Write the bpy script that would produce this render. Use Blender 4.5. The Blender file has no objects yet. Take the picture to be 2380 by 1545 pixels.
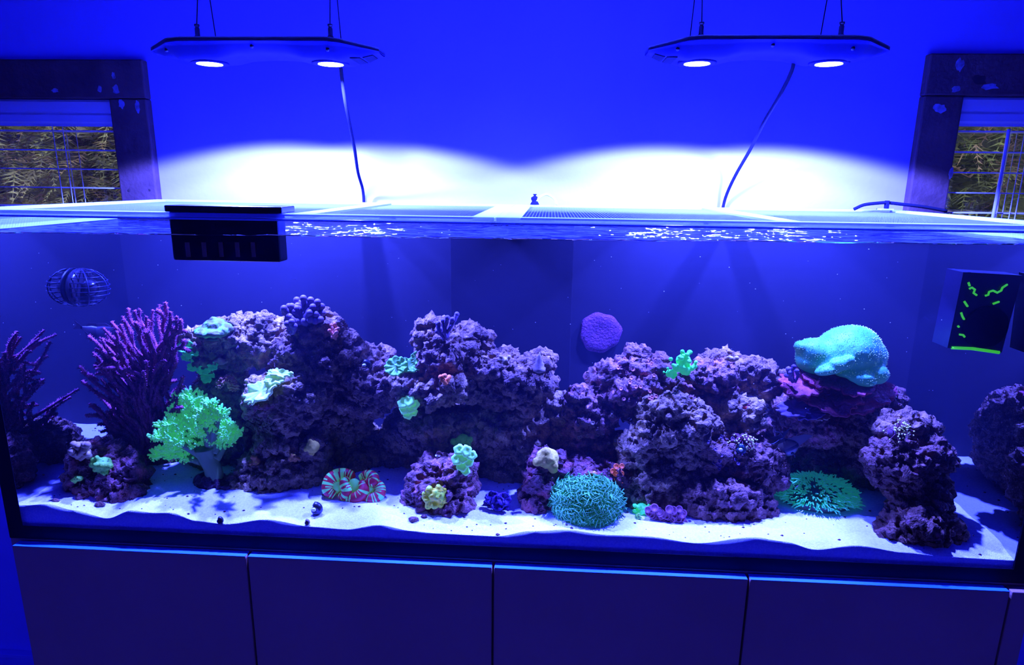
import bpy, bmesh, math, random
from mathutils import Vector, Matrix, Quaternion, noise
from mathutils.bvhtree import BVHTree

scene = bpy.context.scene
COL = scene.collection
rnd = random.Random(7)
PI = math.pi

# ------------------------------------------------------------------ camera
CAM = Vector((1.09648, -1.15060, 0.73989))
yaw, pitch, roll, FPX = 0.0566, 0.2319, 0.0125, 1490.33
fw = Vector((-math.sin(yaw) * math.cos(pitch), math.cos(yaw) * math.cos(pitch), -math.sin(pitch)))
r0 = Vector((math.cos(yaw), math.sin(yaw), 0.0))
u0 = r0.cross(fw)
rt = r0 * math.cos(roll) + u0 * math.sin(roll)
up = -r0 * math.sin(roll) + u0 * math.cos(roll)
cd = bpy.data.cameras.new('camera')
cd.sensor_fit = 'HORIZONTAL'; cd.sensor_width = 36.0; cd.lens = FPX / 2380.0 * 36.0
cd.clip_start = 0.02; cd.clip_end = 60
cam = bpy.data.objects.new('camera', cd); COL.objects.link(cam)
cam.matrix_world = Matrix(((rt.x, up.x, -fw.x, CAM.x), (rt.y, up.y, -fw.y, CAM.y), (rt.z, up.z, -fw.z, CAM.z), (0, 0, 0, 1)))
scene.camera = cam

# ------------------------------------------------------------------ world, exposure
world = bpy.data.worlds.new('overcast_sky'); scene.world = world; world.use_nodes = True
bg = world.node_tree.nodes['Background']
bg.inputs['Color'].default_value = (0.86, 0.93, 1.0, 1); bg.inputs['Strength'].default_value = 3.2
vs = scene.view_settings
vs.view_transform = 'Standard'; vs.look = 'None'; vs.exposure = 0.0; vs.gamma = 1.0; vs.use_curve_mapping = False
cy = scene.cycles
cy.use_denoising = True; cy.use_light_tree = False; cy.use_adaptive_sampling = True; cy.adaptive_threshold = 0.035; cy.max_bounces = 6; cy.diffuse_bounces = 4; cy.glossy_bounces = 4; cy.transmission_bounces = 4
cy.transparent_max_bounces = 24; cy.volume_bounces = 1; cy.sample_clamp_indirect = 8.0; cy.caustics_reflective = False; cy.caustics_refractive = False

# the reef lamps' light: narrow royal blue with a little white in it
LAMP_COL = (0.037, 0.054, 1.0)
LAMP_W = 670.0
SPOT_DEG = 146.0
HAZE = 0.036

# ------------------------------------------------------------------ picking points: a pixel of the photograph and a depth Y behind the front pane
def ray(x, y):
    return (fw * FPX + rt * (x - 1190.0) + up * (772.5 - y)).normalized()
def at(x, y, Y):
    d = ray(x, y); return CAM + d * ((Y - CAM.y) / d.y)
def atz(x, y, z):
    d = ray(x, y); return CAM + d * ((z - CAM.z) / d.z)
def sc(Y):
    return (at(1200, 900, Y) - at(1201, 900, Y)).length

# ------------------------------------------------------------------ materials
def nodes_of(m):
    m.use_nodes = True; nt = m.node_tree
    return nt, nt.nodes, nt.links
def principled(m):
    return m.node_tree.nodes['Principled BSDF']
MATS = {}
def mat(name, c1, c2=None, scale=20.0, rough=0.7, spec=0.3, bump=None, c3=None, detail=4.0, metal=0.0, emit=None, voro=None, lo=0.35, hi=0.65):
    m = bpy.data.materials.new(name); nt, N, L = nodes_of(m); b = principled(m)
    b.inputs['Base Color'].default_value = (*c1, 1); b.inputs['Roughness'].default_value = rough
    b.inputs['Specular IOR Level'].default_value = spec; b.inputs['Metallic'].default_value = metal
    tc = N.new('ShaderNodeTexCoord')
    if c2 is not None:
        nz = N.new('ShaderNodeTexNoise'); nz.inputs['Scale'].default_value = scale; nz.inputs['Detail'].default_value = detail
        L.new(tc.outputs['Object'], nz.inputs['Vector'])
        cr = N.new('ShaderNodeValToRGB'); e = cr.color_ramp.elements
        e[0].position = lo; e[0].color = (*c1, 1); e[1].position = hi; e[1].color = (*c2, 1)
        if c3 is not None:
            k = e.new((lo + hi) / 2); k.color = (*c3, 1)
        L.new(nz.outputs['Fac'], cr.inputs['Fac']); L.new(cr.outputs['Color'], b.inputs['Base Color'])
    if voro is not None:        # cells of another colour: (scale, colour, threshold)
        vt = N.new('ShaderNodeTexVoronoi'); vt.inputs['Scale'].default_value = voro[0]
        L.new(tc.outputs['Object'], vt.inputs['Vector'])
        r2 = N.new('ShaderNodeValToRGB'); r2.color_ramp.elements[0].position = voro[2]; r2.color_ramp.elements[1].position = voro[2] + 0.12
        L.new(vt.outputs['Distance'], r2.inputs['Fac'])
        mx = N.new('ShaderNodeMix'); mx.data_type = 'RGBA'
        L.new(r2.outputs['Color'], mx.inputs['Factor'])
        mx.inputs['A'].default_value = (*voro[1], 1)
        src = b.inputs['Base Color'].links[0].from_socket if b.inputs['Base Color'].links else None
        if src: L.new(src, mx.inputs['B'])
        else: mx.inputs['B'].default_value = (*c1, 1)
        L.new(mx.outputs['Result'], b.inputs['Base Color'])
    if bump is not None:
        bz = N.new('ShaderNodeTexNoise'); bz.inputs['Scale'].default_value = bump[0]; bz.inputs['Detail'].default_value = 6
        L.new(tc.outputs['Object'], bz.inputs['Vector'])
        bp = N.new('ShaderNodeBump'); bp.inputs['Strength'].default_value = bump[1]; bp.inputs['Distance'].default_value = bump[2] if len(bump) > 2 else 0.01
        L.new(bz.outputs['Fac'], bp.inputs['Height']); L.new(bp.outputs['Normal'], b.inputs['Normal'])
    if emit is not None:
        b.inputs['Emission Color'].default_value = (*emit[0], 1); b.inputs['Emission Strength'].default_value = emit[1]
        m.cycles.emission_sampling = 'NONE'
    MATS[name] = m
    return m

def clear_mat(name, col=(1, 1, 1)):
    m = bpy.data.materials.new(name); nt, N, L = nodes_of(m); N.remove(principled(m))
    t = N.new('ShaderNodeBsdfTransparent'); t.inputs['Color'].default_value = (*col, 1)
    L.new(t.outputs[0], N['Material Output'].inputs['Surface']); MATS[name] = m
    return m
def mirror_mat(name, col, rough=0.0):
    m = bpy.data.materials.new(name); nt, N, L = nodes_of(m); N.remove(principled(m))
    g = N.new('ShaderNodeBsdfGlossy'); g.inputs['Color'].default_value = (*col, 1); g.inputs['Roughness'].default_value = rough
    L.new(g.outputs[0], N['Material Output'].inputs['Surface']); MATS[name] = m
    return m
def sheer_mat(name, col, fac, rough=0.5, glossy=False, bump=None, fresnel=None, tint=(1, 1, 1)):
    """part of the light goes straight through, the rest meets the surface"""
    m = bpy.data.materials.new(name); nt, N, L = nodes_of(m); N.remove(principled(m))
    t = N.new('ShaderNodeBsdfTransparent'); t.inputs['Color'].default_value = (*tint, 1)
    s = N.new('ShaderNodeBsdfGlossy' if glossy else 'ShaderNodeBsdfDiffuse')
    s.inputs['Color'].default_value = (*col, 1); s.inputs['Roughness'].default_value = rough
    mx = N.new('ShaderNodeMixShader'); mx.inputs[0].default_value = fac
    if fresnel:
        f = N.new('ShaderNodeFresnel'); f.inputs['IOR'].default_value = fresnel; L.new(f.outputs[0], mx.inputs[0])
    if bump:
        tc = N.new('ShaderNodeTexCoord'); mp = N.new('ShaderNodeMapping'); mp.inputs['Scale'].default_value = bump[3]
        L.new(tc.outputs['Object'], mp.inputs['Vector'])
        bz = N.new('ShaderNodeTexNoise'); bz.inputs['Scale'].default_value = bump[0]; L.new(mp.outputs[0], bz.inputs['Vector'])
        bp = N.new('ShaderNodeBump'); bp.inputs['Strength'].default_value = bump[1]; bp.inputs['Distance'].default_value = bump[2]
        L.new(bz.outputs['Fac'], bp.inputs['Height']); L.new(bp.outputs[0], s.inputs['Normal'])
    L.new(t.outputs[0], mx.inputs[1]); L.new(s.outputs[0], mx.inputs[2]); L.new(mx.outputs[0], N['Material Output'].inputs['Surface'])
    MATS[name] = m
    return m

# ------------------------------------------------------------------ object helpers
def tag(o, label=None, cat=None, group=None, kind=None):
    if label: o['label'] = label
    if cat: o['category'] = cat
    if group: o['group'] = group
    if kind: o['kind'] = kind
    return o
def thing(name, label, cat, loc, group=None, kind=None):
    o = bpy.data.objects.new(name, None); o.empty_display_size = 0.02; COL.objects.link(o); o.location = loc
    return tag(o, label, cat, group, kind)
WLOC = {}
def wloc(o):
    v = Vector((0, 0, 0))
    while o is not None:
        v += o.location; o = o.parent
    return v
def mk(name, verts, faces, m, parent=None, origin=None, smooth=True, label=None, kind=None):
    """verts are world points; the mesh hangs under its parent (parents are never turned)"""
    if parent is not None: base = wloc(parent) if origin is None else Vector(origin)
    else: base = Vector(origin) if origin is not None else Vector((0, 0, 0))
    me = bpy.data.meshes.new(name)
    me.from_pydata([(v[0] - base[0], v[1] - base[1], v[2] - base[2]) for v in verts], [], faces)
    if smooth: me.polygons.foreach_set('use_smooth', [True] * len(me.polygons))
    me.update()
    o = bpy.data.objects.new(name, me); COL.objects.link(o)
    if parent is not None:
        o.parent = parent; o.location = base - wloc(parent)
    else: o.location = base
    if isinstance(m, str): m = MATS[m]
    me.materials.append(m)
    if label: o['label'] = label
    if kind: o['kind'] = kind
    return o
def copy_part(o, parent, M):
    c = o.copy(); COL.objects.link(c); c.parent = parent; c.matrix_local = M
    return c
class G:
    """collects shapes into one mesh"""
    def __init__(s): s.v, s.f = [], []
    def add(s, v, f):
        n = len(s.v); s.v += [tuple(q) for q in v]; s.f += [tuple(i + n for i in q) for q in f]
        return s
    def box(s, lo, hi, bev=0.0):
        x0, y0, z0 = lo; x1, y1, z1 = hi
        if bev <= 0:
            return s.add([(x0,y0,z0),(x1,y0,z0),(x1,y1,z0),(x0,y1,z0),(x0,y0,z1),(x1,y0,z1),(x1,y1,z1),(x0,y1,z1)],
                         [(0,3,2,1),(4,5,6,7),(0,1,5,4),(1,2,6,5),(2,3,7,6),(3,0,4,7)])
        bm = bmesh.new(); bmesh.ops.create_cube(bm, size=1)
        for v in bm.verts: v.co = Vector(((x0+x1)/2 + v.co.x*(x1-x0), (y0+y1)/2 + v.co.y*(y1-y0), (z0+z1)/2 + v.co.z*(z1-z0)))
        bmesh.ops.bevel(bm, geom=bm.edges[:], offset=bev, segments=2, affect='EDGES', profile=0.5)
        bm.verts.index_update(); s.add([v.co[:] for v in bm.verts], [[v.index for v in f.verts] for f in bm.faces]); bm.free()
        return s
    def tube(s, path, rad, n=8, cap=True):
        path = [Vector(q) for q in path]; k = len(path)
        if not isinstance(rad, (list, tuple)): rad = [rad] * k
        t = (path[1] - path[0]).normalized(); a = t.orthogonal().normalized()
        rings = []
        for i in range(k):
            ti = (path[min(i+1, k-1)] - path[max(i-1, 0)])
            ti = ti.normalized() if ti.length > 1e-9 else t
            a = (a - ti * a.dot(ti)); a = a.normalized() if a.length > 1e-6 else ti.orthogonal().normalized()
            b = ti.cross(a)
            rings.append([path[i] + (a * math.cos(2*PI*j/n) + b * math.sin(2*PI*j/n)) * rad[i] for j in range(n)])
        v = [q for r in rings for q in r]; f = []
        for i in range(k - 1):
            for j in range(n):
                f.append((i*n+j, i*n+(j+1)%n, (i+1)*n+(j+1)%n, (i+1)*n+j))
        if cap:
            v += [path[0], path[-1] + (path[-1]-path[-2]).normalized() * rad[-1] * 0.7]
            c0, c1 = len(v) - 2, len(v) - 1
            for j in range(n):
                f.append((c0, (j+1)%n, j)); f.append((c1, (k-1)*n+j, (k-1)*n+(j+1)%n))
        return s.add(v, f)
    def lathe(s, prof, n=16, M=None):
        """prof: (radius, height) up the local z axis"""
        M = M or Matrix.Identity(4); v = []; f = []
        for r, h in prof:
            for j in range(n):
                v.append(M @ Vector((r*math.cos(2*PI*j/n), r*math.sin(2*PI*j/n), h)))
        for i in range(len(prof) - 1):
            for j in range(n): f.append((i*n+j, i*n+(j+1)%n, (i+1)*n+(j+1)%n, (i+1)*n+j))
        f.append(tuple(range(n))[::-1]); f.append(tuple((len(prof)-1)*n + j for j in range(n)))
        return s.add(v, f)
    def ball(s, c, r, n=6, m=8, sq=(1, 1, 1), M=None):
        v = []; f = []
        for i in range(n + 1):
            th = PI * i / n
            for j in range(m):
                q = Vector((math.sin(th)*math.cos(2*PI*j/m)*r*sq[0], math.sin(th)*math.sin(2*PI*j/m)*r*sq[1], math.cos(th)*r*sq[2]))
                v.append((M @ q if M else q) + Vector(c))
        for i in range(n):
            for j in range(m): f.append((i*m+j, (i+1)*m+j, (i+1)*m+(j+1)%m, i*m+(j+1)%m))
        return s.add(v, f)
    def build(s, name, m, parent=None, origin=None, smooth=True, label=None, kind=None):
        return mk(name, s.v, s.f, m, parent, origin, smooth, label, kind)
def bez(pts, n=12):
    """smooth curve through the given points (Catmull-Rom)"""
    P = [Vector(p) for p in pts]; P = [P[0]*2 - P[1]] + P + [P[-1]*2 - P[-2]]; out = []
    for i in range(1, len(P) - 2):
        for k in range(n):
            t = k / n; a, b, c, d = P[i-1], P[i], P[i+1], P[i+2]
            out.append(0.5 * ((2*b) + (c-a)*t + (2*a-5*b+4*c-d)*t*t + (3*b-a-3*c+d)*t*t*t))
    out.append(P[-2]); return out
def lerp(tab, x):
    if x <= tab[0][0]: return tab[0][1]
    for (a, u), (b, v) in zip(tab, tab[1:]):
        if x <= b:
            t = (x - a) / (b - a); t = t*t*(3 - 2*t); return u + (v - u) * t
    return tab[-1][1]
def nrm(v): return Vector(v).normalized()
def turn(n, spin=0.0):
    return Vector((0, 0, 1)).rotation_difference(nrm(n)).to_matrix().to_4x4() @ Matrix.Rotation(spin, 4, 'Z')

# ------------------------------------------------------------------ surfaces
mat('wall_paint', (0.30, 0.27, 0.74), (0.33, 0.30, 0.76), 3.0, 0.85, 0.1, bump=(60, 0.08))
mat('ceiling_paint', (0.20, 0.18, 0.45), rough=0.9)
mat('floor_wood', (0.18, 0.12, 0.08), (0.12, 0.08, 0.05), 6, 0.5)
mat('rough_timber', (0.062, 0.030, 0.020), (0.10, 0.050, 0.030), 9, 0.75, 0.2, bump=(70, 0.25))
mat('timber_knot', (0.03, 0.015, 0.008), rough=0.8)
mat('paint_smear', (0.22, 0.2, 0.30), (0.12, 0.09, 0.10), 60, 0.8)
mat('white_vinyl', (0.72, 0.72, 0.75), rough=0.45)
mat('cord_white', (0.7, 0.7, 0.75), rough=0.8)
mat('cabinet_laminate', (0.42, 0.22, 0.135), (0.46, 0.245, 0.15), 4, 0.55, 0.25)
mat('door_top_lit_blue', (0.03, 0.20, 0.55), rough=0.5)  # blue lamplight on the door tops, painted in as colour
mat('black_silicone', (0.006, 0.006, 0.012), rough=0.5, spec=0.1)
mat('black_acrylic', (0.008, 0.008, 0.012), rough=0.25, spec=0.4)
mat('back_acrylic', (0.012, 0.010, 0.010), (0.016, 0.013, 0.0125), 3, 0.6, 0.1)
mat('overflow_acrylic', (0.007, 0.005, 0.0045), rough=0.6, spec=0.1)
mat('lamp_shell', (0.004, 0.003, 0.045), rough=0.6, spec=0.04)
mat('lamp_top', (0.02, 0.02, 0.025), rough=0.3)
mat('brass_dark', (0.07, 0.06, 0.06), rough=0.35, metal=0.6)
mat('black_rubber', (0.008, 0.008, 0.014), rough=0.9, spec=0.05)
mat('lens_glow', (0.8, 0.8, 0.9), rough=0.2, emit=((0.5, 0.7, 1.0), 14.0))
mat('sand', (0.66, 0.66, 0.80), (0.86, 0.86, 0.92), 240, 0.9, 0.1, bump=(500, 0.5, 0.004), lo=0.3, hi=0.7, detail=6)
sheer_mat('lid_frame', (0.45, 0.55, 0.9), 0.55)
mat('edge_glass', (0.25, 0.35, 0.6), rough=0.15, spec=0.6)
mat('clear_tube', (0.7, 0.8, 0.85), rough=0.2)
clear_mat('clear_glass', (0.97, 0.985, 0.99))
mirror_mat('side_glass', (0.62, 0.66, 0.74))
mat('netting', (0.16, 0.2, 0.6), rough=0.5)
sheer_mat('water_top', (0.9, 0.93, 1.0), 0.5, rough=0.06, glossy=True, fresnel=1.33, bump=(11.0, 1.0, 0.05, (1, 3.0, 1)))
sheer_mat('window_glass', (0.9, 0.9, 1.0), 0.5, rough=0.0, glossy=True, fresnel=1.45)

# ================================================================== THE ROOM
WY = 0.700                   # face of the back wall
FZ, CZ = -1.05, 1.55
X0, X1, YB = -1.7, 3.9, -2.7
def struct(name, g, m, smooth=False, label=None):
    o = g.build(name, m, smooth=smooth); o['kind'] = 'structure'
    if label: o['label'] = label
    return o
TF = WY - 0.024
WL = (-1.05, at(256, 260, TF).x, 0.35, at(200, 228, TF).z)     # openings: x0 x1 z0 z1
WR = (at(2239, 240, TF).x, 3.05, 0.35, at(2300, 222, TF).z)
g = G(); T = 0.16
for lo, hi in (((X0, WL[2]), (WL[0], WL[3])), ((WL[1], WL[2]), (WR[0], WL[3])), ((WR[1], WL[2]), (X1, WL[3])), ((X0, FZ), (X1, WL[2]))):
    g.box((lo[0], WY, lo[1]), (hi[0], WY + T, hi[1]))
g.box((X0, WY, WR[3]), (X1, WY + T, CZ)); g.box((X0, WY, WL[3]), (WR[0], WY + T, WR[3])); g.box((WR[1], WY, WL[3]), (X1, WY + T, WR[3]))
struct('wall_back', g, 'wall_paint', label='plain painted wall behind the aquarium, lit blue by the lamps')
mat('side_paint', (0.20, 0.18, 0.52), rough=0.9)
struct('wall_left', G().box((X0 - 0.1, YB, FZ), (X0, WY + T, CZ)), 'side_paint')
struct('wall_right', G().box((X1, YB, FZ), (X1 + 0.1, WY + T, CZ)), 'side_paint')
struct('wall_front', G().box((X0, YB - 0.1, FZ), (X1, YB, CZ)), 'side_paint')
struct('ceiling', G().box((X0 - 0.1, YB - 0.1, CZ), (X1 + 0.1, WY + T, CZ + 0.1)), 'ceiling_paint')
struct('floor', G().box((X0 - 0.1, YB - 0.1, FZ - 0.1), (X1 + 0.1, WY + T, FZ)), 'floor_wood')
struct('baseboard_back', G().box((X0, WY - 0.02, FZ), (X1, WY, -0.915), 0.003).box((X0, WY - 0.026, -0.915), (X1, WY, -0.900), 0.002), 'wall_paint')

# ------------------------------------------------------------------ windows with timber casing, sash and venetian blind
def window(n, W, side, label):
    x0, x1, z0, z1 = W
    root = bpy.data.objects.new('window_%d' % n, None); COL.objects.link(root); root.location = ((x0 + x1) / 2, WY, z0)
    tag(root, label, kind='structure')
    jw = 0.108 if side < 0 else 0.100
    ty = WY - 0.024
    G().box((x0 - jw, ty, z1), (x1 + jw, WY + 0.004, z1 + 0.102), 0.004).build('head_casing', 'rough_timber', root, smooth=False)
    G().box((x0 - jw, ty, z0 - 0.02), (x0, WY + 0.004, z1 - 0.001), 0.004).build('side_casing', 'rough_timber', root, smooth=False)
    G().box((x1, ty, z0 - 0.02), (x1 + jw, WY + 0.004, z1 - 0.001), 0.004).build('side_casing', 'rough_timber', root, smooth=False)
    G().box((x0 - jw, ty - 0.02, z0 - 0.06), (x1 + jw, WY + 0.004, z0 - 0.02), 0.004).build('sill', 'rough_timber', root, smooth=False)
    sy = WY + 0.085
    for lo, hi in (((x0, z0), (x0 + 0.03, z1)), ((x1 - 0.03, z0), (x1, z1)), ((x0 + 0.03, z1 - 0.05), (x1 - 0.03, z1)), ((x0 + 0.03, z0), (x1 - 0.03, z0 + 0.05))):
        G().box((lo[0], sy, lo[1]), (hi[0], sy + 0.03, hi[1]), 0.003).build('sash_rail', 'white_vinyl', root, smooth=False)
    G().box((x0 + 0.03, sy + 0.012, z0 + 0.05), (x1 - 0.03, sy + 0.016, z1 - 0.05)).build('pane', 'window_glass', root, smooth=False)
    # wear on the timber: smears of wall paint and a knot
    def smear(px, py, w, h, m='paint_smear', nm='paint_smear'):
        c = at(px, py, ty); s = sc(ty); vs_ = [(c.x, ty - 0.0012, c.z)]; k = 14
        for j in range(k):
            a = 2*PI*j/k; q = 0.65 + 0.5*rnd.random()
            vs_.append((c.x + math.cos(a)*w*s*q, ty - 0.0008, c.z + math.sin(a)*h*s*q))
        mk(nm, vs_, [(0, 1 + (j+1) % k, 1 + j) for j in range(k)], m, root)
    if side < 0:
        for a in ((264, 176, 5, 9), (270, 209, 8, 11), (232, 207, 6, 8), (283, 242, 7, 11), (320, 248, 6, 13), (128, 211, 9, 5)): smear(*a)
        smear(300, 442, 3, 4, 'timber_knot', 'knot'); smear(348, 441, 3, 3, 'timber_knot', 'knot')
    else:
        for a in ((2231, 152, 9, 14), (2222, 206, 11, 8), (2298, 202, 20, 6), (2184, 252, 14, 10), (2210, 405, 5, 13)): smear(*a)
        smear(2275, 187, 14, 10, 'timber_knot', 'knot')
    return root
window(1, WL, -1, 'timber-cased window with the dense hedge outside, beyond the left end of the aquarium')
window(2, WR, 1, 'timber-cased window with dark trees outside, beyond the right end of the aquarium')
def blind(W, side, label):
    x0, x1, z0, z1 = W; by = WY + 0.03
    t = thing('venetian_blind', label, 'blind', ((x0 + x1) / 2, by, z1), 'venetian blinds')
    prof = [(0, 0), (-0.02, 0), (-0.024, -0.006), (-0.024, -0.032), (-0.018, -0.036), (-0.026, -0.042), (-0.026, -0.060), (-0.020, -0.066), (-0.020, -0.072), (0, -0.072)]
    v = []; k = len(prof)
    for x in (x0 + 0.004, x1 - 0.004):
        v += [(x, by - 0.012 + a, z1 - 0.002 + b) for a, b in prof]
    f = [(i, (i+1) % k, k + (i+1) % k, k + i) for i in range(k)] + [tuple(range(k))[::-1], tuple(range(k, 2*k))]
    mk('valance', v, f, 'white_vinyl', t, smooth=False)
    z = z1 - 0.086; i = 0
    while z > 0.52:
        G().box((x0 + 0.008, by - 0.024, z - 0.0015), (x1 - 0.008, by + 0.024, z + 0.0015)).build('slat', 'white_vinyl', t, smooth=False); z -= 0.0535
    if side < 0: xs = [at(142 - 0, 330, by).x, at(165, 330, by).x]
    else: xs = [at(2362, 330, by).x, at(2376, 330, by).x]
    for x in xs:
        for yy in (-0.026, 0.026):
            G().tube([(x, by + yy, z1 - 0.07), (x, by + yy, 0.5)], 0.0012, 5).build('cord', 'cord_white', t)
    if side > 0:
        G().tube([at(2345, 300, by - 0.04), at(2328, 400, by - 0.04), at(2308, 505, by - 0.04)], 0.0045, 6).build('wand', 'white_vinyl', t)
    return t
blind(WL, -1, 'white slatted blind, its slats level, in the window left of the aquarium')
blind(WR, 1, 'white slatted blind with a tilt wand in the window right of the aquarium')

# ------------------------------------------------------------------ trees outside
mat('hedge_green', (0.20, 0.21, 0.09), (0.50, 0.46, 0.27), 5, 0.8, c3=(0.32, 0.32, 0.17))
mat('hedge_brown', (0.22, 0.15, 0.09), (0.34, 0.24, 0.15), 7, 0.8)
mat('cedar_green', (0.05, 0.075, 0.025), (0.20, 0.23, 0.08), 6, 0.8, c3=(0.12, 0.14, 0.05))
mat('autumn_leaf', (0.36, 0.30, 0.04), (0.3, 0.18, 0.05), 9, 0.8)
mat('bark', (0.05, 0.04, 0.03), (0.09, 0.07, 0.05), 8, 0.9)
mat('lawn', (0.10, 0.12, 0.05), (0.16, 0.16, 0.07), 4, 0.9)
struct('ground', G().box((-8, WY + T + 0.01, FZ - 0.3), (12, 14, FZ - 0.2)), 'lawn')
def frond(g, c, L, R):
    """a flat feathery spray of scale leaves"""
    d = Vector((R.uniform(-1, 1), R.uniform(-0.9, 0.1), R.uniform(-0.9, 0.5))).normalized(); s = d.cross(Vector((R.uniform(-.3, .3), R.uniform(-.3, .3), 1))).normalized()
    dr = Vector((0, 0, -1)) * L * 0.35
    k = 6
    for i in range(k):
        a = i / k; p = c + d * L * a + dr * a * a
        for sg in (-1, 1):
            q = p + (d * 0.55 + s * sg * 0.8) * L * 0.45 * (1.05 - a)
            w = (d * 0.8 - s * sg * 0.5) * L * 0.055
            g.add([p - w*0.5, q, p + w], [(0, 1, 2)])
    w = s * L * 0.03; g.add([c - w, c + d*L + dr, c + w], [(0, 1, 2)])
def tree(name, label, loc, rad, h, nf, L, m, group, trunk=0.06, m2=None):
    R = random.Random(int(loc[0] * 100)); t = thing(name, label, 'tree', loc, group)
    base = Vector(loc); g = G(); g2 = G()
    for i in range(nf):
        a = R.uniform(0, 2*PI); zz = (0.03 + R.random() * 0.97) if R.random() < .25 else R.uniform(1.35, 2.75) / h; rr = rad * (0.35 + 0.7 * R.random()) * (1.05 - 0.25 * zz)
        c = base + Vector((math.cos(a)*rr, -abs(math.sin(a))*rr if R.random() < .8 else math.sin(a)*rr, zz*h))
        frond(g2 if (m2 and R.random() < 0.3) else g, c, L * R.uniform(0.6, 1.3), R)
    G().lathe([(.02, .02*h), (rad*.55, .12*h), (rad*.62, .4*h), (rad*.5, .7*h), (.03, .98*h)], 18, Matrix.Translation(base)).build('inner_foliage', m, t)
    f = g.build('foliage', m, t, smooth=False, kind='stuff')
    if m2: g2.build('dry_foliage', m2, t, smooth=False, kind='stuff')
    G().tube([base, base + Vector((0.02, 0, h*0.5)), base + Vector((0, 0.03, h*0.9))], [trunk, trunk*0.8, trunk*0.3], 9).build('trunk', 'bark', t)
    return t
GZ = FZ - 0.2
for i, (x, y, lab) in enumerate(((-0.6, 2.15, 'feathery olive hedge conifer nearest the aquarium in the window on the left'), (-1.3, 2.2, 'feathery olive hedge conifer in the middle of the window on the left'), (-2.05, 2.15, 'feathery olive hedge conifer at the picture edge in the window on the left'))):
    tree('hedge_conifer', lab, (x, y, GZ), 0.62, 3.2, 6000, 0.13, 'hedge_green', 'hedge conifers outside the left window', m2='hedge_brown')
tree('cedar_tree', 'dark green cedar filling the right window behind the blind', (3.35, 2.6, GZ), 0.7, 3.4, 3600, 0.17, 'cedar_green', 'trees outside the right window', 0.14, 'hedge_brown')
tree('cedar_tree', 'dark cedar with the thick trunk beside the right window sash', (2.85, 3.0, GZ), 0.6, 3.4, 2400, 0.17, 'cedar_green', 'trees outside the right window', 0.17, 'autumn_leaf')

# ================================================================== TANK, CABINET
TW, TD, TH = 2.045, 0.65, 0.668      # outside of the tank
IX0, IX1, IY = -0.012, 2.008, 0.455  # water: left, right, rear panel
TX0, TX1 = -0.022, 2.030
WZ = 0.637
cab = thing('aquarium_cabinet', 'grey laminate cabinet with four plain doors under the aquarium', 'cabinet', (1.0, 0.3, FZ))
G().box((TX0, 0.0, FZ), (TX1, TD, -0.004), 0.002).build('body', 'cabinet_laminate', cab, smooth=False)
seams = (-0.002, 0.4985, 1.0005, 1.5005, 1.990)
for a, b in zip(seams, seams[1:]):
    d = G().box((a + 0.0022, -0.022, FZ + 0.06), (b - 0.0022, -0.002, -0.009), 0.0015).build('door', 'cabinet_laminate', cab, smooth=False)
    G().box((a + 0.003, -0.0215, -0.009), (b - 0.003, -0.0025, -0.0082)).build('lit_door_top', 'door_top_lit_blue', d, smooth=False, label='top edge of the door with the blue lamplight painted into its colour')
G().box((1.9922, -0.022, FZ + 0.02), (TX1, -0.002, -0.009), 0.0015).build('side_filler', 'cabinet_laminate', cab, smooth=False)

tank = thing('aquarium', 'large rimless glass aquarium with black seams, full of blue-lit water', 'aquarium', (1.0, 0.3, -0.004))
G().box((TX0, 0.0, -0.004), (TX1, TD, 0.012)).build('base_pane', 'black_silicone', tank, smooth=False)
G().box((TX0, -0.0005, -0.002), (TX1, 0.0, 0.026)).build('base_seam', 'black_silicone', tank, smooth=False, label='black strip along the foot of the front pane')
for a, b in ((TX0, 0.011), (2.002, TX1)):
    G().box((a, -0.0005, 0.026), (b, 0.0, TH - 0.003)).build('corner_seam', 'black_silicone', tank, smooth=False, label='black silicone seam up the corner')
G().box((TX0, 0.0, 0.012), (TX1, 0.010, TH - 0.004)).build('front_pane', 'clear_glass', tank, smooth=False)
G().box((TX0, 0.0, TH - 0.004), (TX1, 0.010, TH), 0.001).build('front_rim', 'edge_glass', tank, smooth=False, label='polished top edge of the front pane')
for a, b in ((TX0, IX0), (IX1, TX1)):
    G().box((a, 0.010, 0.012), (b, TD, WZ - 0.004)).build('side_pane', 'side_glass', tank, smooth=False, label='side pane mirroring the reef')
    G().box((a, 0.010, WZ - 0.004), (b, TD, TH), 0.001).build('side_rim', 'edge_glass', tank, smooth=False)
G().box((TX0, TD - 0.01, 0.012), (TX1, TD, TH), 0.001).build('rear_pane', 'edge_glass', tank, smooth=False)
G().box((IX0, IY, 0.012), (IX1, IY + 0.008, WZ + 0.005)).build('rear_panel', 'back_acrylic', tank, smooth=False)
xa, xb = at(1050, 800, IY).x, at(1326, 800, IY).x
G().box((xa, IY - 0.012, 0.03), (xb, IY, WZ + 0.005), 0.002).build('overflow_box', 'overflow_acrylic', tank, smooth=False)

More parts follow.
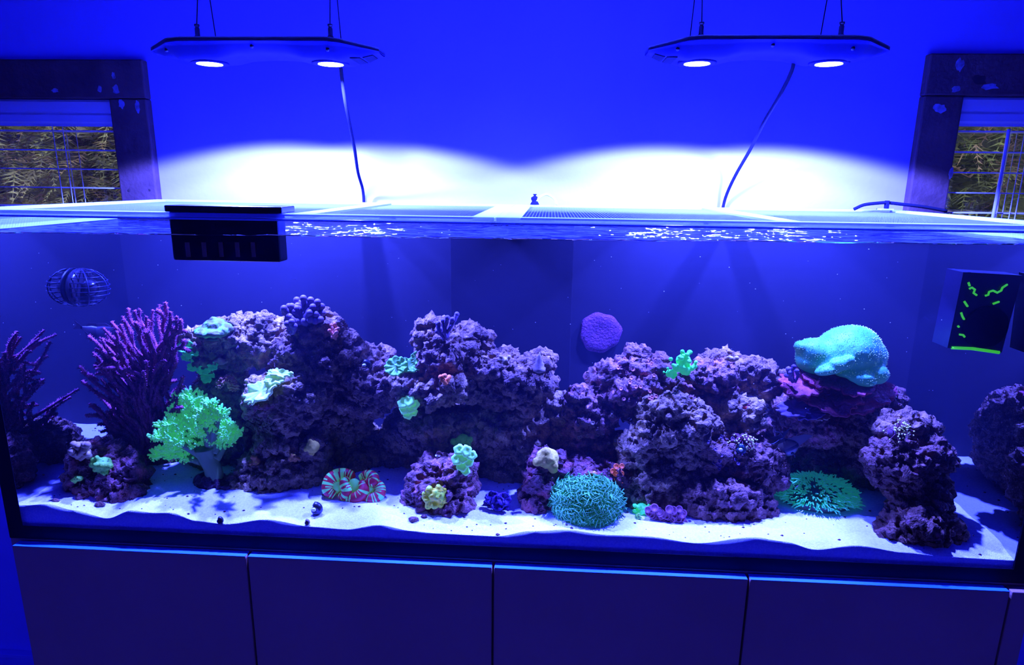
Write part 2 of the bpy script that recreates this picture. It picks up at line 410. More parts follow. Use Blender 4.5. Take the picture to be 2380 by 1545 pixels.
# ------------------------------------------------------------------ sand
FRONT = [(-.02, .067), (.013, .067), (.063, .072), (.12, .060), (.189, .045), (.247, .066), (.29, .062), (.329, .064), (.38, .048), (.44, .043), (.536, .058), (.62, .046), (.696, .043), (.767, .056), (.83, .046), (.88, .043), (1.002, .042), (1.079, .058), (1.147, .064), (1.22, .056), (1.3, .057), (1.401, .046), (1.515, .065), (1.57, .058), (1.632, .043), (1.712, .056), (1.80, .045), (1.876, .040), (2.003, .038), (2.03, .04)]
def sand_h(x, y):
    f = lerp(FRONT, x); k = math.exp(-y / 0.045)
    n = noise.noise(Vector((x*7, y*11, 0.3))) * 0.006 + noise.noise(Vector((x*19, y*26, 4))) * 0.0028 + noise.noise(Vector((x*60, y*70, 9))) * 0.0008
    w = 0.055 + 0.006 * math.sin(x * 3.1 + 0.5) + y * 0.02
    return f * k + w * (1 - k) + n * min(1, y / 0.02)
NX, NY = 460, 110
v = []; f = []
for j in range(NY + 1):
    y = 0.0102 + (IY - 0.0102) * (j / NY) ** 1.15
    for i in range(NX + 1):
        x = IX0 + (IX1 - IX0) * i / NX
        v.append((x, y, sand_h(x, y - 0.0102)))
for j in range(NY):
    for i in range(NX):
        a = j*(NX+1) + i; f.append((a, a+1, a+NX+2, a+NX+1))
n0 = len(v)
for i in range(NX + 1): v.append((v[i][0], 0.0102, 0.0125))
for i in range(NX): f.append((n0+i, n0+i+1, i+1, i))
sand = mk('sand_bed', v, f, 'sand', origin=(1.0, 0.23, 0.0125)); tag(sand, 'bright white rippled sand covering the aquarium floor', 'sand', kind='stuff')
def on_sand(px, py, it=6):
    z = 0.055
    for _ in range(it):
        p = atz(px, py, z); z = sand_h(p.x, max(0, p.y - 0.0102))
    return Vector((p.x, p.y, z))

# ------------------------------------------------------------------ water surface
NX, NY = 260, 60; v = []; f = []
for j in range(NY + 1):
    y = 0.0102 + (IY - 0.0102) * (j / NY) ** 1.6
    for i in range(NX + 1):
        x = IX0 + (IX1 - IX0) * i / NX
        z = WZ + 0.0018 * noise.noise(Vector((x*6, y*9, 2))) + 0.0012 * noise.noise(Vector((x*17, y*30, 5))) + 0.0030 * math.exp(-(y-0.0102)/0.0025) + (x - 1.0) * 0.0055
        v.append((x, y, z))
for j in range(NY):
    for i in range(NX):
        a = j*(NX+1) + i; f.append((a, a+1, a+NX+2, a+NX+1))
wtr = mk('water_surface', v, f, 'water_top', origin=(1.0, 0.23, WZ)); tag(wtr, 'rippling water surface just below the rim of the aquarium', 'water', kind='stuff')

mw = bpy.data.materials.new('sea_water'); nt, N, L = nodes_of(mw); N.remove(principled(mw))
vsn = N.new('ShaderNodeVolumeScatter'); vsn.inputs['Color'].default_value = (0.45, 0.55, 1.0, 1); vsn.inputs['Density'].default_value = HAZE; vsn.inputs['Anisotropy'].default_value = 0.3
L.new(vsn.outputs[0], N['Material Output'].inputs['Volume']); MATS['sea_water'] = mw
wb = G().box((IX0 + 0.001, 0.0103, 0.0127), (IX1 - 0.001, IY - 0.013, WZ - 0.004)).build('water_body', 'sea_water', origin=(1.0, 0.23, 0.0127), smooth=False)
tag(wb, 'faintly hazy blue-lit water filling the aquarium', 'water', kind='stuff')

# ------------------------------------------------------------------ mesh lids on the rim
def lid(xa, xb, label, bars):
    z0, z1 = TH + 0.0008, TH + 0.0088; fwid = 0.042
    t = thing('mesh_lid', label, 'lid', ((xa + xb) / 2, TD / 2, z0), 'mesh lids on the aquarium rim')
    y0, y1 = -0.002, TD + 0.002
    G().box((xa, y0, z0), (xb, y0 + 0.03, z1), 0.001).build('frame_bar', 'lid_frame', t, smooth=False)
    G().box((xa, y1 - 0.03, z0), (xb, y1, z1), 0.001).build('frame_bar', 'lid_frame', t, smooth=False)
    for x in [(xa, xa + fwid), (xb - fwid, xb)] + bars:
        G().box((x[0], y0 + 0.03, z0), (x[1], y1 - 0.03, z1), 0.001).build('frame_bar', 'lid_frame', t, smooth=False)
    g = G(); st = 0.0065; x = xa + fwid; zc = z0 + 0.003; w = 0.00022
    while x < xb - fwid:
        g.box((x - w, y0 + 0.03, zc - w), (x + w, y1 - 0.03, zc + w)); x += st
    y = y0 + 0.03
    while y < y1 - 0.03:
        g.box((xa + fwid, y - w, zc - w), (xb - fwid, y + w, zc + w)); y += st
    g.build('netting', 'netting', t, smooth=False, kind='stuff')
    return t
xm = at(1150, 512, 0).x
lid(TX0, xm - 0.001, 'mesh lid with the black box at its front, left half of the aquarium top', [(0.62, 0.66)])
lid(xm + 0.001, TX1, 'mesh lid over the right half of the aquarium top, cable lying on it', [(1.50, 1.54)])

# ================================================================== THE LAMPS
def lamp(xl, xr, vent_side, label, yc, ztop, fit, cordpath):
    cx = (xl + xr) / 2; hl = (xr - xl) / 2; hw = 0.086
    t = thing('reef_lamp', label, 'lamp', (cx, yc, ztop), 'pendant reef lamps')
    def outline(x):                      # half width across the lamp, chamfered ends
        a = abs(x) / hl
        return hw * (1.0 if a < 0.72 else max(0.32, 1.0 - (a - 0.72) / 0.28 * 0.68))
    # thin top plate
    NXL, NYL = 60, 20; v = []; f = []
    def grid(zf):
        n0 = len(v)
        for i in range(NXL + 1):
            x = -hl + 2*hl*i/NXL; w = outline(x)
            for j in range(NYL + 1):
                q = -1 + 2*j/NYL; v.append((cx + x, yc + q*w, zf(x, q)))
        return n0
    def skin(n0, flip):
        for i in range(NXL):
            for j in range(NYL):
                a = n0 + i*(NYL+1) + j; q = (a, a+1, a+NYL+2, a+NYL+1); f.append(q[::-1] if flip else q)
    def rim(n0, n1):
        per = [i*(NYL+1) for i in range(NXL+1)] + [NXL*(NYL+1)+j for j in range(1, NYL+1)] + [i*(NYL+1)+NYL for i in range(NXL-1, -1, -1)] + [j for j in range(NYL-1, 0, -1)]
        for k in range(len(per)):
            a, b = per[k], per[(k+1) % len(per)]; f.append((n0+a, n0+b, n1+b, n1+a))
    dome = lambda x, q: ztop - 0.010 * max(0.0, (abs(x)/hl - 0.62) / 0.38)
    n0 = grid(dome); skin(n0, True); n1 = grid(lambda x, q: dome(x, q) - 0.007); skin(n1, False); rim(n0, n1)
    mk('top_plate', v, f, 'lamp_top', t)
    v, f = [], []
    def belly(x, q):
        a = abs(x) / hl
        prof = lerp([(0, 0.017), (0.18, 0.019), (0.42, 0.029), (0.66, 0.030), (0.80, 0.019), (1.0, 0.004)], a)
        edge = min(1.0, (1 - abs(q)) / 0.55); edge = math.sin(edge * PI / 2)
        return dome(x, q) - 0.0072 - prof * (0.05 + 0.95 * edge)
    n0 = grid(lambda x, q: dome(x, q) - 0.0072); skin(n0, True); n1 = grid(belly); skin(n1, False); rim(n0, n1)
    mk('housing', v, f, 'lamp_shell', t)
    # lenses with their bezels, and the light they give
    for s in (-1, 1):
        px = cx + s * 0.135; zb = belly(0.135, 0.0)
        M = Matrix.Translation((px, yc, zb))
        bz = G().lathe([(0.026, 0.004), (0.040, 0.004), (0.040, -0.001), (0.037, -0.003), (0.026, -0.002)], 28, M).build('bezel', 'lamp_shell', t)
        G().lathe([(0.006, -0.001), (0.026, -0.001), (0.027, -0.003), (0.015, -0.0045)], 24, M).build('lens', 'lens_glow', t)
        ld = bpy.data.lights.new('reef_led', 'SPOT'); ld.energy = LAMP_W; ld.color = LAMP_COL; ld.spot_size = math.radians(SPOT_DEG); ld.spot_blend = 0.12; ld.shadow_soft_size = 0.016
        lo = bpy.data.objects.new('reef_led', ld); COL.objects.link(lo); lo.parent = t; lo.location = (px - cx, 0, zb - 0.024 - ztop)
    # screws along the front flank, vents in the end towards the middle
    for a in (-0.78, -0.02, 0.62):
        x = a * hl; q = -0.84; G().ball((cx + x, yc + q*outline(x), belly(x, q) - 0.001), 0.004, 5, 8).build('screw', 'lamp_top', t)
    for a in (0.80, 0.90):
        x = a * hl * vent_side; pts = []
        for dx, q in ((-0.010, -0.50), (0.010, -0.50), (0.010, 0.5), (-0.010, 0.5)):
            pts.append((cx + x + dx, yc + q*outline(x+dx), belly(x+dx, q) - 0.0015))
        for p in list(pts): pts.append((p[0], p[1], p[2] + 0.004))
        mk('vent', pts, [(0,1,2,3), (4,7,6,5), (0,4,5,1), (1,5,6,2), (2,6,7,3), (3,7,4,0)], 'black_rubber', t, smooth=False)
    for (px, py), (qx, qy), front in fit:
        Y = yc - 0.075 if front else yc + 0.075
        b = at(px, py, Y); hgt = 0.026
        M = Matrix.Translation((b.x, Y, ztop - 0.001))
        fo = G().lathe([(0.0065, 0), (0.0065, 0.003), (0.0048, 0.004), (0.0048, hgt*0.7), (0.0038, hgt*0.72), (0.0038, hgt*0.85), (0.0052, hgt*0.87), (0.0052, hgt)], 12, M).build('cable_gripper', 'brass_dark', t)
        e = at(qx, qy, Y); s0 = Vector((b.x, Y, ztop + hgt - 0.002)); d = e - s0; k = (CZ - s0.z) / d.z
        G().tube([s0, s0 + d*k], 0.0011, 6).build('hanging_wire', 'black_rubber', t)
    G().tube(cordpath, 0.0042, 8).build('power_cord', 'black_rubber', t)
    return t
cp = bez([at(790, 120, 0.34), at(793, 165, 0.36), at(803, 240, 0.40), at(823, 340, 0.52), at(832, 400, 0.60), at(843, 440, 0.66), at(846, 478, 0.672), at(846, 520, 0.675)], 5)
lamp(at(367, 110, .31).x, at(888, 125, .31).x, 1, 'hanging reef lamp above the left half, its cord dropping near the right lens', 0.31, 1.020,
     [((461, 98), (459, 0), 1), ((503, 98), (488, 0), 0), ((769, 98), (767, 0), 1), ((793, 98), (784, 0), 0)], cp)
cp = bez([at(1846, 130, 0.34), at(1840, 165, 0.36), at(1812, 222, 0.42), at(1775, 285, 0.50), at(1745, 345, 0.57), at(1708, 410, 0.63), at(1686, 460, 0.668), at(1676, 505, 0.672)], 5)
lamp(at(1503, 122, .31).x, at(2054, 108, .31).x, -1, 'hanging reef lamp above the right half, its cord trailing to the left', 0.31, 1.023,
     [((1628, 95), (1632, 0), 1), ((1603, 95), (1614, 0), 0), ((1952, 98), (1955, 0), 1), ((1905, 98), (1922, 0), 0)], cp)


# ================================================================== THE REEF
LUMP = bpy.data.textures.new('lumps', 'CLOUDS'); LUMP.noise_scale = 0.055; LUMP.noise_depth = 2
PITS = bpy.data.textures.new('pits', 'VORONOI'); PITS.noise_scale = 0.030; PITS.noise_intensity = 1.2
PIT2 = bpy.data.textures.new('small_pits', 'VORONOI'); PIT2.noise_scale = 0.013; PIT2.noise_intensity = 1.0
FINE = bpy.data.textures.new('grain', 'CLOUDS'); FINE.noise_scale = 0.009; FINE.noise_depth = 2
def sculpt(bm, voxel, disp, smooth=0):
    """fuse the blobs in bm into one skin and weather it; gives back a mesh in world space"""
    me = bpy.data.meshes.new('tmp'); bm.to_mesh(me); bm.free()
    o = bpy.data.objects.new('tmp', me); COL.objects.link(o)
    r = o.modifiers.new('r', 'REMESH'); r.mode = 'VOXEL'; r.voxel_size = voxel; r.use_smooth_shade = True
    if smooth:
        q = o.modifiers.new('s', 'SMOOTH'); q.iterations = smooth; q.factor = .5
    for tex, st, mid in disp:
        d = o.modifiers.new('d', 'DISPLACE'); d.texture = tex; d.strength = st; d.mid_level = mid; d.texture_coords = 'LOCAL'
    dg = bpy.context.evaluated_depsgraph_get()
    out = bpy.data.meshes.new_from_object(o.evaluated_get(dg)); bpy.data.objects.remove(o); bpy.data.meshes.remove(me)
    return out
def blob(bm, c, r, rot=None, sub=3):
    M = Matrix.Translation(c) @ (rot or Matrix.Identity(4)) @ Matrix.Diagonal((*r, 1))
    bmesh.ops.create_icosphere(bm, subdivisions=sub, radius=1.0, matrix=M)
def place(me, name, m, parent=None, smooth=True):
    n = len(me.vertices); co = [0.0] * (n * 3); me.vertices.foreach_get('co', co)
    xs, ys, zs = co[0::3], co[1::3], co[2::3]
    base = wloc(parent) if parent is not None else Vector(((min(xs)+max(xs))/2, (min(ys)+max(ys))/2, min(zs)))
    me.transform(Matrix.Translation(-base)); me.name = name
    me.materials.clear(); me.materials.append(MATS[m]); me.polygons.foreach_set('use_smooth', [smooth] * len(me.polygons))
    o = bpy.data.objects.new(name, me); COL.objects.link(o)
    if parent is not None: o.parent = parent
    else: o.location = base
    return o
mat('rock_mauve', (0.1172, 0.0548, 0.0157), (0.4296, 0.2421, 0.0656), 26, 0.75, 0.35, bump=(120, 1.0, 0.012), c3=(0.2147, 0.1053, 0.0302), lo=0.3, hi=0.72, voro=(34, (0.5077, 0.2948, 0.0918), 0.10))
mat('rock_pale', (0.1454, 0.0764, 0.0204), (0.5605, 0.3602, 0.0884), 22, 0.75, 0.35, bump=(120, 1.0, 0.012), c3=(0.2906, 0.1702, 0.0435), lo=0.3, hi=0.7)
mat('rock_dark', (0.1317, 0.0529, 0.0166), (0.3117, 0.1378, 0.0429), 28, 0.75, 0.35, bump=(120, 1.0, 0.012), c3=(0.1918, 0.0795, 0.0247), lo=0.3, hi=0.72, voro=(30, (0.4075, 0.1590, 0.0908), 0.09))
mat('rock_red', (0.1055, 0.0383, 0.0175), (0.3870, 0.0957, 0.0437), 30, 0.7, 0.35, bump=(120, 1.0, 0.012), c3=(0.1759, 0.0554, 0.0277), lo=0.35, hi=0.68, voro=(26, (0.5278, 0.2126, 0.1093), 0.10))
mat('rock_violet', (0.1678, 0.0654, 0.0218), (0.5134, 0.1746, 0.1020), 40, 0.7, 0.35, bump=(120, 1.0, 0.012), c3=(0.2567, 0.1092, 0.0408), lo=0.38, hi=0.66)
ROCKS = [
 # material, label, blobs (px, py, rx, ry, Y)
 ('rock_red', 'squat reef rock at the far left, carrying small green and lilac corals', [(205,1095,42,34,.115),(232,1068,38,30,.135),(290,1110,46,52,.125),(255,1138,60,26,.105),(195,1120,34,22,.10),(310,1150,28,14,.10)]),
 ('rock_dark', 'dark rock behind the purple sea whip at the left', [(330,1070,60,60,.27),(385,1060,60,75,.30),(300,1030,45,40,.25)]),
 ('rock_pale', 'long overhanging shelf rock under the green capped coral', [(480,805,42,42,.25),(545,795,62,48,.26),(610,792,52,50,.26),(575,770,60,32,.28)]),
 ('rock_mauve', 'tall crowning rock with the violet finger coral on its peak', [(738,775,56,42,.25),(700,825,60,52,.24),(770,840,60,54,.24),(800,812,34,34,.25),(735,860,70,28,.24)]),
 ('rock_pale', 'rounded rock beneath the overhang, a pale cyan plate on its left edge', [(690,925,58,58,.20),(640,912,62,34,.19),(655,965,60,34,.21),(610,935,40,34,.20)]),
 ('rock_pale', 'stout pillar rock standing on the sand left of the striped brain coral', [(650,1098,92,54,.19),(620,1120,78,36,.17),(660,1035,58,36,.20),(725,1050,28,28,.19),(720,1105,34,50,.19),(690,1135,60,24,.17)]),
 ('rock_pale', 'shaded rear rock between the green tree coral and the rounded rock', [(520,930,60,70,0.280),(560,1010,58,70,0.280),(500,1040,60,50,0.270)]),
 ('rock_mauve', 'flat bridging rock with the dark snail on it', [(800,885,52,34,.25),(860,895,66,42,.24),(915,888,40,36,.25),(840,930,70,20,.24)]),
 ('rock_mauve', 'small round boulder behind the dark snail', [(875,842,36,30,.29),(850,858,30,22,.28)]),
 ('rock_pale', 'wide central shelf rock with the small orange tuft on top', [(985,900,66,36,.22),(1045,895,60,34,.22),(945,915,36,28,.22),(1085,905,34,26,.23)]),
 ('rock_mauve', 'upright twin-headed rock at the top centre', [(1012,780,38,36,.25),(1035,825,50,46,.23),(1095,795,40,32,.26),(1075,820,44,30,.25)]),
 ('rock_mauve', 'broad shelf rock at the right of the centre with the spiral shell', [(1150,870,62,46,.25),(1210,885,62,50,.24),(1250,870,32,46,.24),(1180,915,70,26,.24)]),
 ('rock_pale', 'shaded rock under the wide central shelf', [(1010,985,72,42,0.245),(1070,1000,56,42,0.245),(965,1010,42,34,0.255)]),
 ('rock_pale', 'shaded rock under the shelf with the spiral shell', [(1150,985,56,46,0.250),(1220,985,56,48,0.250),(1180,1030,70,30,0.260)]),
 ('rock_pale', 'low dark rock at the back behind the blue clam', [(1130,1090,70,48,0.290),(1210,1085,60,52,0.280)]),
 ('rock_pale', 'arched rear rock in the gap right of the pillar rock', [(755,985,46,36,0.250),(820,985,40,24,0.260),(735,1040,30,60,0.260)]),
 ('rock_pale', 'deep shaded rock at the back of the cave left of the centre', [(850,1050,70,50,0.310),(910,1060,60,50,0.320),(940,1000,40,40,0.300)]),
 ('rock_violet', 'cubic rock on the sand carrying the yellow-green lobed coral', [(1010,1140,66,50,.125),(1060,1120,40,50,.13),(975,1160,40,32,.115),(1040,1165,58,28,.11),(1020,1100,50,26,.14)]),
 ('rock_red', 'dark red rock under the beige mound coral', [(1262,1130,36,46,.14),(1255,1165,42,20,.125),(1275,1085,34,34,.155),(1300,1150,34,30,.14)]),
 ('rock_red', 'low red-crusted rock behind the mop coral', [(1345,1105,48,32,.17),(1410,1110,42,34,.17),(1330,1130,50,34,.17)]),
 ('rock_pale', 'small bright rock just right of the spiral shell shelf', [(1292,955,30,30,.26),(1280,985,28,26,.265),(1300,1005,26,20,.26)]),
 ('rock_violet', 'rounded rock left of the arch, speckled with violet crust', [(1350,940,36,38,.235),(1385,965,44,42,.23),(1350,985,36,28,.24)]),
 ('rock_violet', 'tall peak rock left of the neon green coral', [(1475,850,34,36,.265),(1430,880,44,32,.26),(1480,900,64,42,.25),(1520,880,38,44,.26),(1475,935,60,24,.26)]),
 ('rock_violet', 'crusted rock beneath the neon green coral', [(1585,895,36,36,.245),(1640,880,56,36,.25),(1610,920,60,26,.25),(1660,905,44,26,.25)]),
 ('rock_pale', 'large porous arch rock at the right of the centre', [(1555,955,62,40,.195),(1600,985,58,46,.19),(1530,1005,52,40,.185),(1490,1045,36,36,.18),(1590,1040,46,36,.185),(1640,1010,34,40,.195)]),
 ('rock_mauve', 'sloping ridge rock left of the cyan leather coral', [(1670,850,38,22,.29),(1720,862,48,26,.29),(1770,880,42,28,.295),(1810,900,40,30,.30)]),
 ('rock_pale', 'craggy rock above the torch coral with the fish behind it', [(1700,955,40,34,.225),(1725,975,34,38,.225),(1690,1000,40,30,.22)]),
 ('rock_pale', 'smooth grey rock under the porous arch', [(1525,1120,66,48,.175),(1510,1150,54,30,.165),(1570,1120,46,44,.18)]),
 ('rock_dark', 'wide dark rock with the torch coral and the round blue snail', [(1690,1055,80,44,.195),(1740,1080,62,44,.19),(1650,1085,60,40,.195),(1790,1095,28,26,.19)]),
 ('rock_dark', 'low brown base rock on the sand right of the purple polyps', [(1690,1155,84,46,.15),(1620,1140,54,40,.155),(1745,1175,44,30,.14),(1700,1185,70,22,.135)]),
 ('rock_violet', 'rock in the dip left of the porous arch', [(1400,1040,48,34,.235),(1360,1020,40,30,.24),(1430,1060,34,26,.23)]),
 ('rock_violet', 'lilac-crusted ledge jutting below the red plate coral', [(1860,960,54,24,0.250),(1890,985,50,38,0.260),(1850,990,30,34,0.270)]),
 ('rock_dark', 'big shaded rock under the cyan leather coral', [(1920,960,80,50,0.300),(1990,985,80,80,0.300),(1940,1050,80,70,0.320),(2020,930,60,30,0.290)]),
 ('rock_mauve', 'rock shoulder carrying the torch coral at the far right', [(2100,1000,42,34,0.150),(2135,1003,34,28,0.160),(2066,990,28,22,0.170)]),
 ('rock_dark', 'broad dark rock sloping to the right behind the bottom stack', [(2100,1060,80,44,0.135),(2070,1072,54,44,0.150),(2165,1065,40,30,0.145),(2010,1070,50,50,0.270)]),
 ('rock_dark', 'rear rubble rock behind the pillar rock', [(690,1075,60,40,.36),(620,1060,50,40,.36)]),
 ('rock_dark', 'rear rubble rock behind the cubic rock', [(990,1085,66,40,.37),(1050,1070,50,40,.37)]),
 ('rock_dark', 'rear rubble rock behind the beige mound', [(1300,1070,56,44,.35),(1390,1085,60,40,.36)]),
 ('rock_dark', 'rear rubble rock in the gap behind the banded fish', [(1830,1070,50,40,.36),(1800,1030,40,50,.37)]),
 ('rock_dark', 'small brown rock on top of the stack at the lower right', [(2130,1145,56,42,.125),(2160,1130,36,30,.13)]),
 ('rock_dark', 'brown boulder on the sand at the lower right corner', [(2130,1215,68,40,.085),(2105,1240,50,30,.07),(2170,1230,40,40,.08),(2150,1185,50,26,.10)]),
]
polys_v, polys_f = [], []
for i, (m, label, bl) in enumerate(ROCKS):
    R = random.Random(100 + i); bm = bmesh.new()
    for (px, py, rx, ry, Y) in bl:
        s = sc(Y); ax = rx*s; az = ry*s
        rot = Matrix.Rotation(R.uniform(-.25, .25), 4, 'X') @ Matrix.Rotation(R.uniform(-.2, .2), 4, 'Y')
        blob(bm, at(px, py, Y), (ax*1.06, (ax+az)*0.45, az*1.06), rot)
        for k in range(5):      # knobs
            a = R.uniform(0, 2*PI); e = R.uniform(-0.5, 0.9)
            q = at(px, py, Y) + Vector((math.cos(a)*ax*math.cos(e)*.82, -abs(math.sin(a))*(ax+az)*.36*math.cos(e), math.sin(e)*az*.82))
            rr = R.uniform(0.22, 0.38) * (ax+az)/2; blob(bm, q, (rr*1.2, rr, rr*.9), sub=2)
    me = sculpt(bm, 0.0032, [(LUMP, 0.034, 0.46), (PITS, 0.020, 0.36), (PIT2, 0.020, 0.38), (FINE, 0.014, 0.5)])
    o = place(me, 'live_rock', m); tag(o, label, 'rock', 'live rocks of the reef')
    n0 = len(polys_v); b = o.location
    polys_v += [v.co + b for v in me.vertices]; polys_f += [tuple(q + n0 for q in p.vertices) for p in me.polygons]
BV = BVHTree.FromPolygons(polys_v, polys_f)
def hit(px, py, dY=0.22):
    """where the line of sight through a pixel meets the rocks or the sand: point and outward direction"""
    d = ray(px, py); p, n, _, _ = BV.ray_cast(CAM, d)
    s = on_sand(px, py)
    if p is None or (py > 1000 and s.y < p.y and s.y > 0.012): return (s, Vector((0, 0, 1))) if 0.012 < s.y < IY and py > 1000 else (at(px, py, dY), Vector((0, -0.5, 0.8)).normalized())
    if n.dot(d) > 0: n = -n
    return p, n

# ------------------------------------------------------------------ coral colours, some with an added glow for fluorescence that lifts dim fronts
mat('gorgonian_purple', (0.25, 0.042, 0.060), (0.46, 0.085, 0.12), 60, 0.8, 0.2, bump=(400, 0.8, 0.003))
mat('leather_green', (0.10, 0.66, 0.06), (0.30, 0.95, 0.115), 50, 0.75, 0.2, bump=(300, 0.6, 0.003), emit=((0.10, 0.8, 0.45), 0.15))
mat('leather_stalk', (0.12, 0.20, 0.035), (0.16, 0.30, 0.045), 12, 0.6)
mat('stalk_foot', (0.03, 0.012, 0.010), (0.06, 0.02, 0.02), 30, 0.5, bump=(120, 1.0, 0.012))
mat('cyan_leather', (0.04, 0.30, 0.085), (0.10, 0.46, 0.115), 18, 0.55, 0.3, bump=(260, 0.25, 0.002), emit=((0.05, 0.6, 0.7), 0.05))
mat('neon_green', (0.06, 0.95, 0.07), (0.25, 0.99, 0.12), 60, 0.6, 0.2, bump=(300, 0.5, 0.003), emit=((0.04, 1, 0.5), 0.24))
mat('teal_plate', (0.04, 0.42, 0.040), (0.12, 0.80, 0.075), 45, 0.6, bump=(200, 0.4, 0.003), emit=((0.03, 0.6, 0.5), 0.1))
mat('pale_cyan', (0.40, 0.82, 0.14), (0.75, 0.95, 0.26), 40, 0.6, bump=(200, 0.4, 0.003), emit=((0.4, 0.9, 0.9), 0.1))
mat('cap_green', (0.10, 0.10, 0.03), (0.16, 0.70, 0.045), 60, 0.6, c3=(0.14, 0.22, 0.04), bump=(160, 0.7, 0.004))
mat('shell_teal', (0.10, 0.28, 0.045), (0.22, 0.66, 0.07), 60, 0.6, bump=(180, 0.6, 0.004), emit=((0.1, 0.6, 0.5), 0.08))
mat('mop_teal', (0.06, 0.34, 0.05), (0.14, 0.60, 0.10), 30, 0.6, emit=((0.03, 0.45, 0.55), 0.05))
mat('mop_body', (0.02, 0.03, 0.01), rough=0.8)
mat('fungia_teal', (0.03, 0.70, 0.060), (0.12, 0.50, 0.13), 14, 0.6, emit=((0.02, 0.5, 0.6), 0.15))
mat('fungia_body', (0.06, 0.06, 0.025), (0.10, 0.16, 0.04), 30, 0.7)
mat('torch_purple', (0.22, 0.05, 0.045), rough=0.6)
mat('torch_tip', (0.85, 0.9, 0.15), rough=0.5)
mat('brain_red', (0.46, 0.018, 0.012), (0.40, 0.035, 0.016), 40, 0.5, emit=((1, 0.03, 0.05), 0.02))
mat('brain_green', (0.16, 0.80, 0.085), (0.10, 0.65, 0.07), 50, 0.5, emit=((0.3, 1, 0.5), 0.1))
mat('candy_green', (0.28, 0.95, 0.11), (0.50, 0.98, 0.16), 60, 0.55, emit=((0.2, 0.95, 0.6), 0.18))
mat('candy_base', (0.10, 0.03, 0.035), rough=0.8)
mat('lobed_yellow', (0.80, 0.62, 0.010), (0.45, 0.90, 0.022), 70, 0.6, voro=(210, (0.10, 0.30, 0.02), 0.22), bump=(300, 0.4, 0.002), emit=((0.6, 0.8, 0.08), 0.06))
mat('clam_blue', (0.018, 0.004, 0.045), (0.05, 0.010, 0.095), 90, 0.5, bump=(220, 0.7, 0.003))
mat('violet_coral', (0.09, 0.045, 0.075), (0.20, 0.12, 0.15), 40, 0.6)
mat('lilac_coral', (0.30, 0.18, 0.07), (0.48, 0.34, 0.10), 60, 0.7)
mat('pink_branch', (0.60, 0.16, 0.07), (0.8, 0.3, 0.1), 40, 0.7)
mat('plate_red', (0.22, 0.022, 0.020), (0.48, 0.065, 0.055), 30, 0.6, c3=(0.26, 0.032, 0.028), bump=(160, 0.8, 0.005))
mat('mound_beige', (0.55, 0.42, 0.028), (0.72, 0.58, 0.04), 40, 0.8, bump=(220, 0.6, 0.003))
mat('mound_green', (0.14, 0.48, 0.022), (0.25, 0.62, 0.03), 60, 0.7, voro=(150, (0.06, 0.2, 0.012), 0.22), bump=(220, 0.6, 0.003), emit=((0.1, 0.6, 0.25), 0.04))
mat('dotted_brown', (0.40, 0.16, 0.014), rough=0.7, voro=(170, (0.8, 0.62, 0.03), 0.22))
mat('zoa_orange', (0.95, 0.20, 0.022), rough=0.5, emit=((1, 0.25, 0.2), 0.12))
mat('zoa_pink', (0.70, 0.10, 0.06), rough=0.5)
mat('polyp_purple', (0.16, 0.03, 0.040), (0.30, 0.05, 0.06), 60, 0.6)
mat('polyp_rim', (0.30, 0.10, 0.07), rough=0.5)
mat('rust_tuft', (0.85, 0.22, 0.02), rough=0.7)
mat('flower_brown', (0.42, 0.15, 0.04), (0.7, 0.36, 0.09), 50, 0.7)
mat('snail_dark', (0.02, 0.02, 0.015), rough=0.3, spec=0.5)
mat('snail_white', (0.85, 0.9, 0.35), rough=0.5)
mat('snail_blue', (0.03, 0.08, 0.06), rough=0.35)
mat('shell_lilac', (0.16, 0.10, 0.06), (0.36, 0.25, 0.10), 60, 0.5)
mat('fish_violet', (0.16, 0.006, 0.075), rough=0.4)
mat('fish_orange', (0.85, 0.10, 0.02), rough=0.4)
mat('fish_silver', (0.10, 0.08, 0.04), rough=0.3)
mat('fish_black', (0.012, 0.010, 0.008), rough=0.4)
mat('fish_dark', (0.03, 0.02, 0.02), rough=0.4)
mat('eye_black', (0.004, 0.004, 0.004), rough=0.2)
mat('coralline_disc', (0.08, 0.014, 0.032), (0.13, 0.024, 0.048), 60, 0.8, bump=(180, 0.9, 0.006))
mat('grille_green', (0.25, 0.99, 0.008), rough=0.5, emit=((0.08, 1.0, 0.04), 0.40))
mat('pump_shell', (0.010, 0.008, 0.010), rough=0.3, spec=0.3)
mat('pump_cage', (0.010, 0.010, 0.022), rough=0.35)
mat('pump_side', (0.004, 0.003, 0.009), rough=0.4)
mat('weir_slot', (0.30, 0.17, 0.07), rough=0.5)
mat('debris', (0.12, 0.03, 0.02), (0.05, 0.03, 0.01), 40, 0.8)

def fuse(name, m, parent, blobs, voxel, disp=(), rot=None):
    bm = bmesh.new()
    for c, r in blobs:
        blob(bm, c, r if isinstance(r, tuple) else (r, r, r), sub=2)
    return place(sculpt(bm, voxel, list(disp)), name, m, parent)
def jit(R, s): return Vector((R.uniform(-s, s), R.uniform(-s, s), R.uniform(-s, s)))

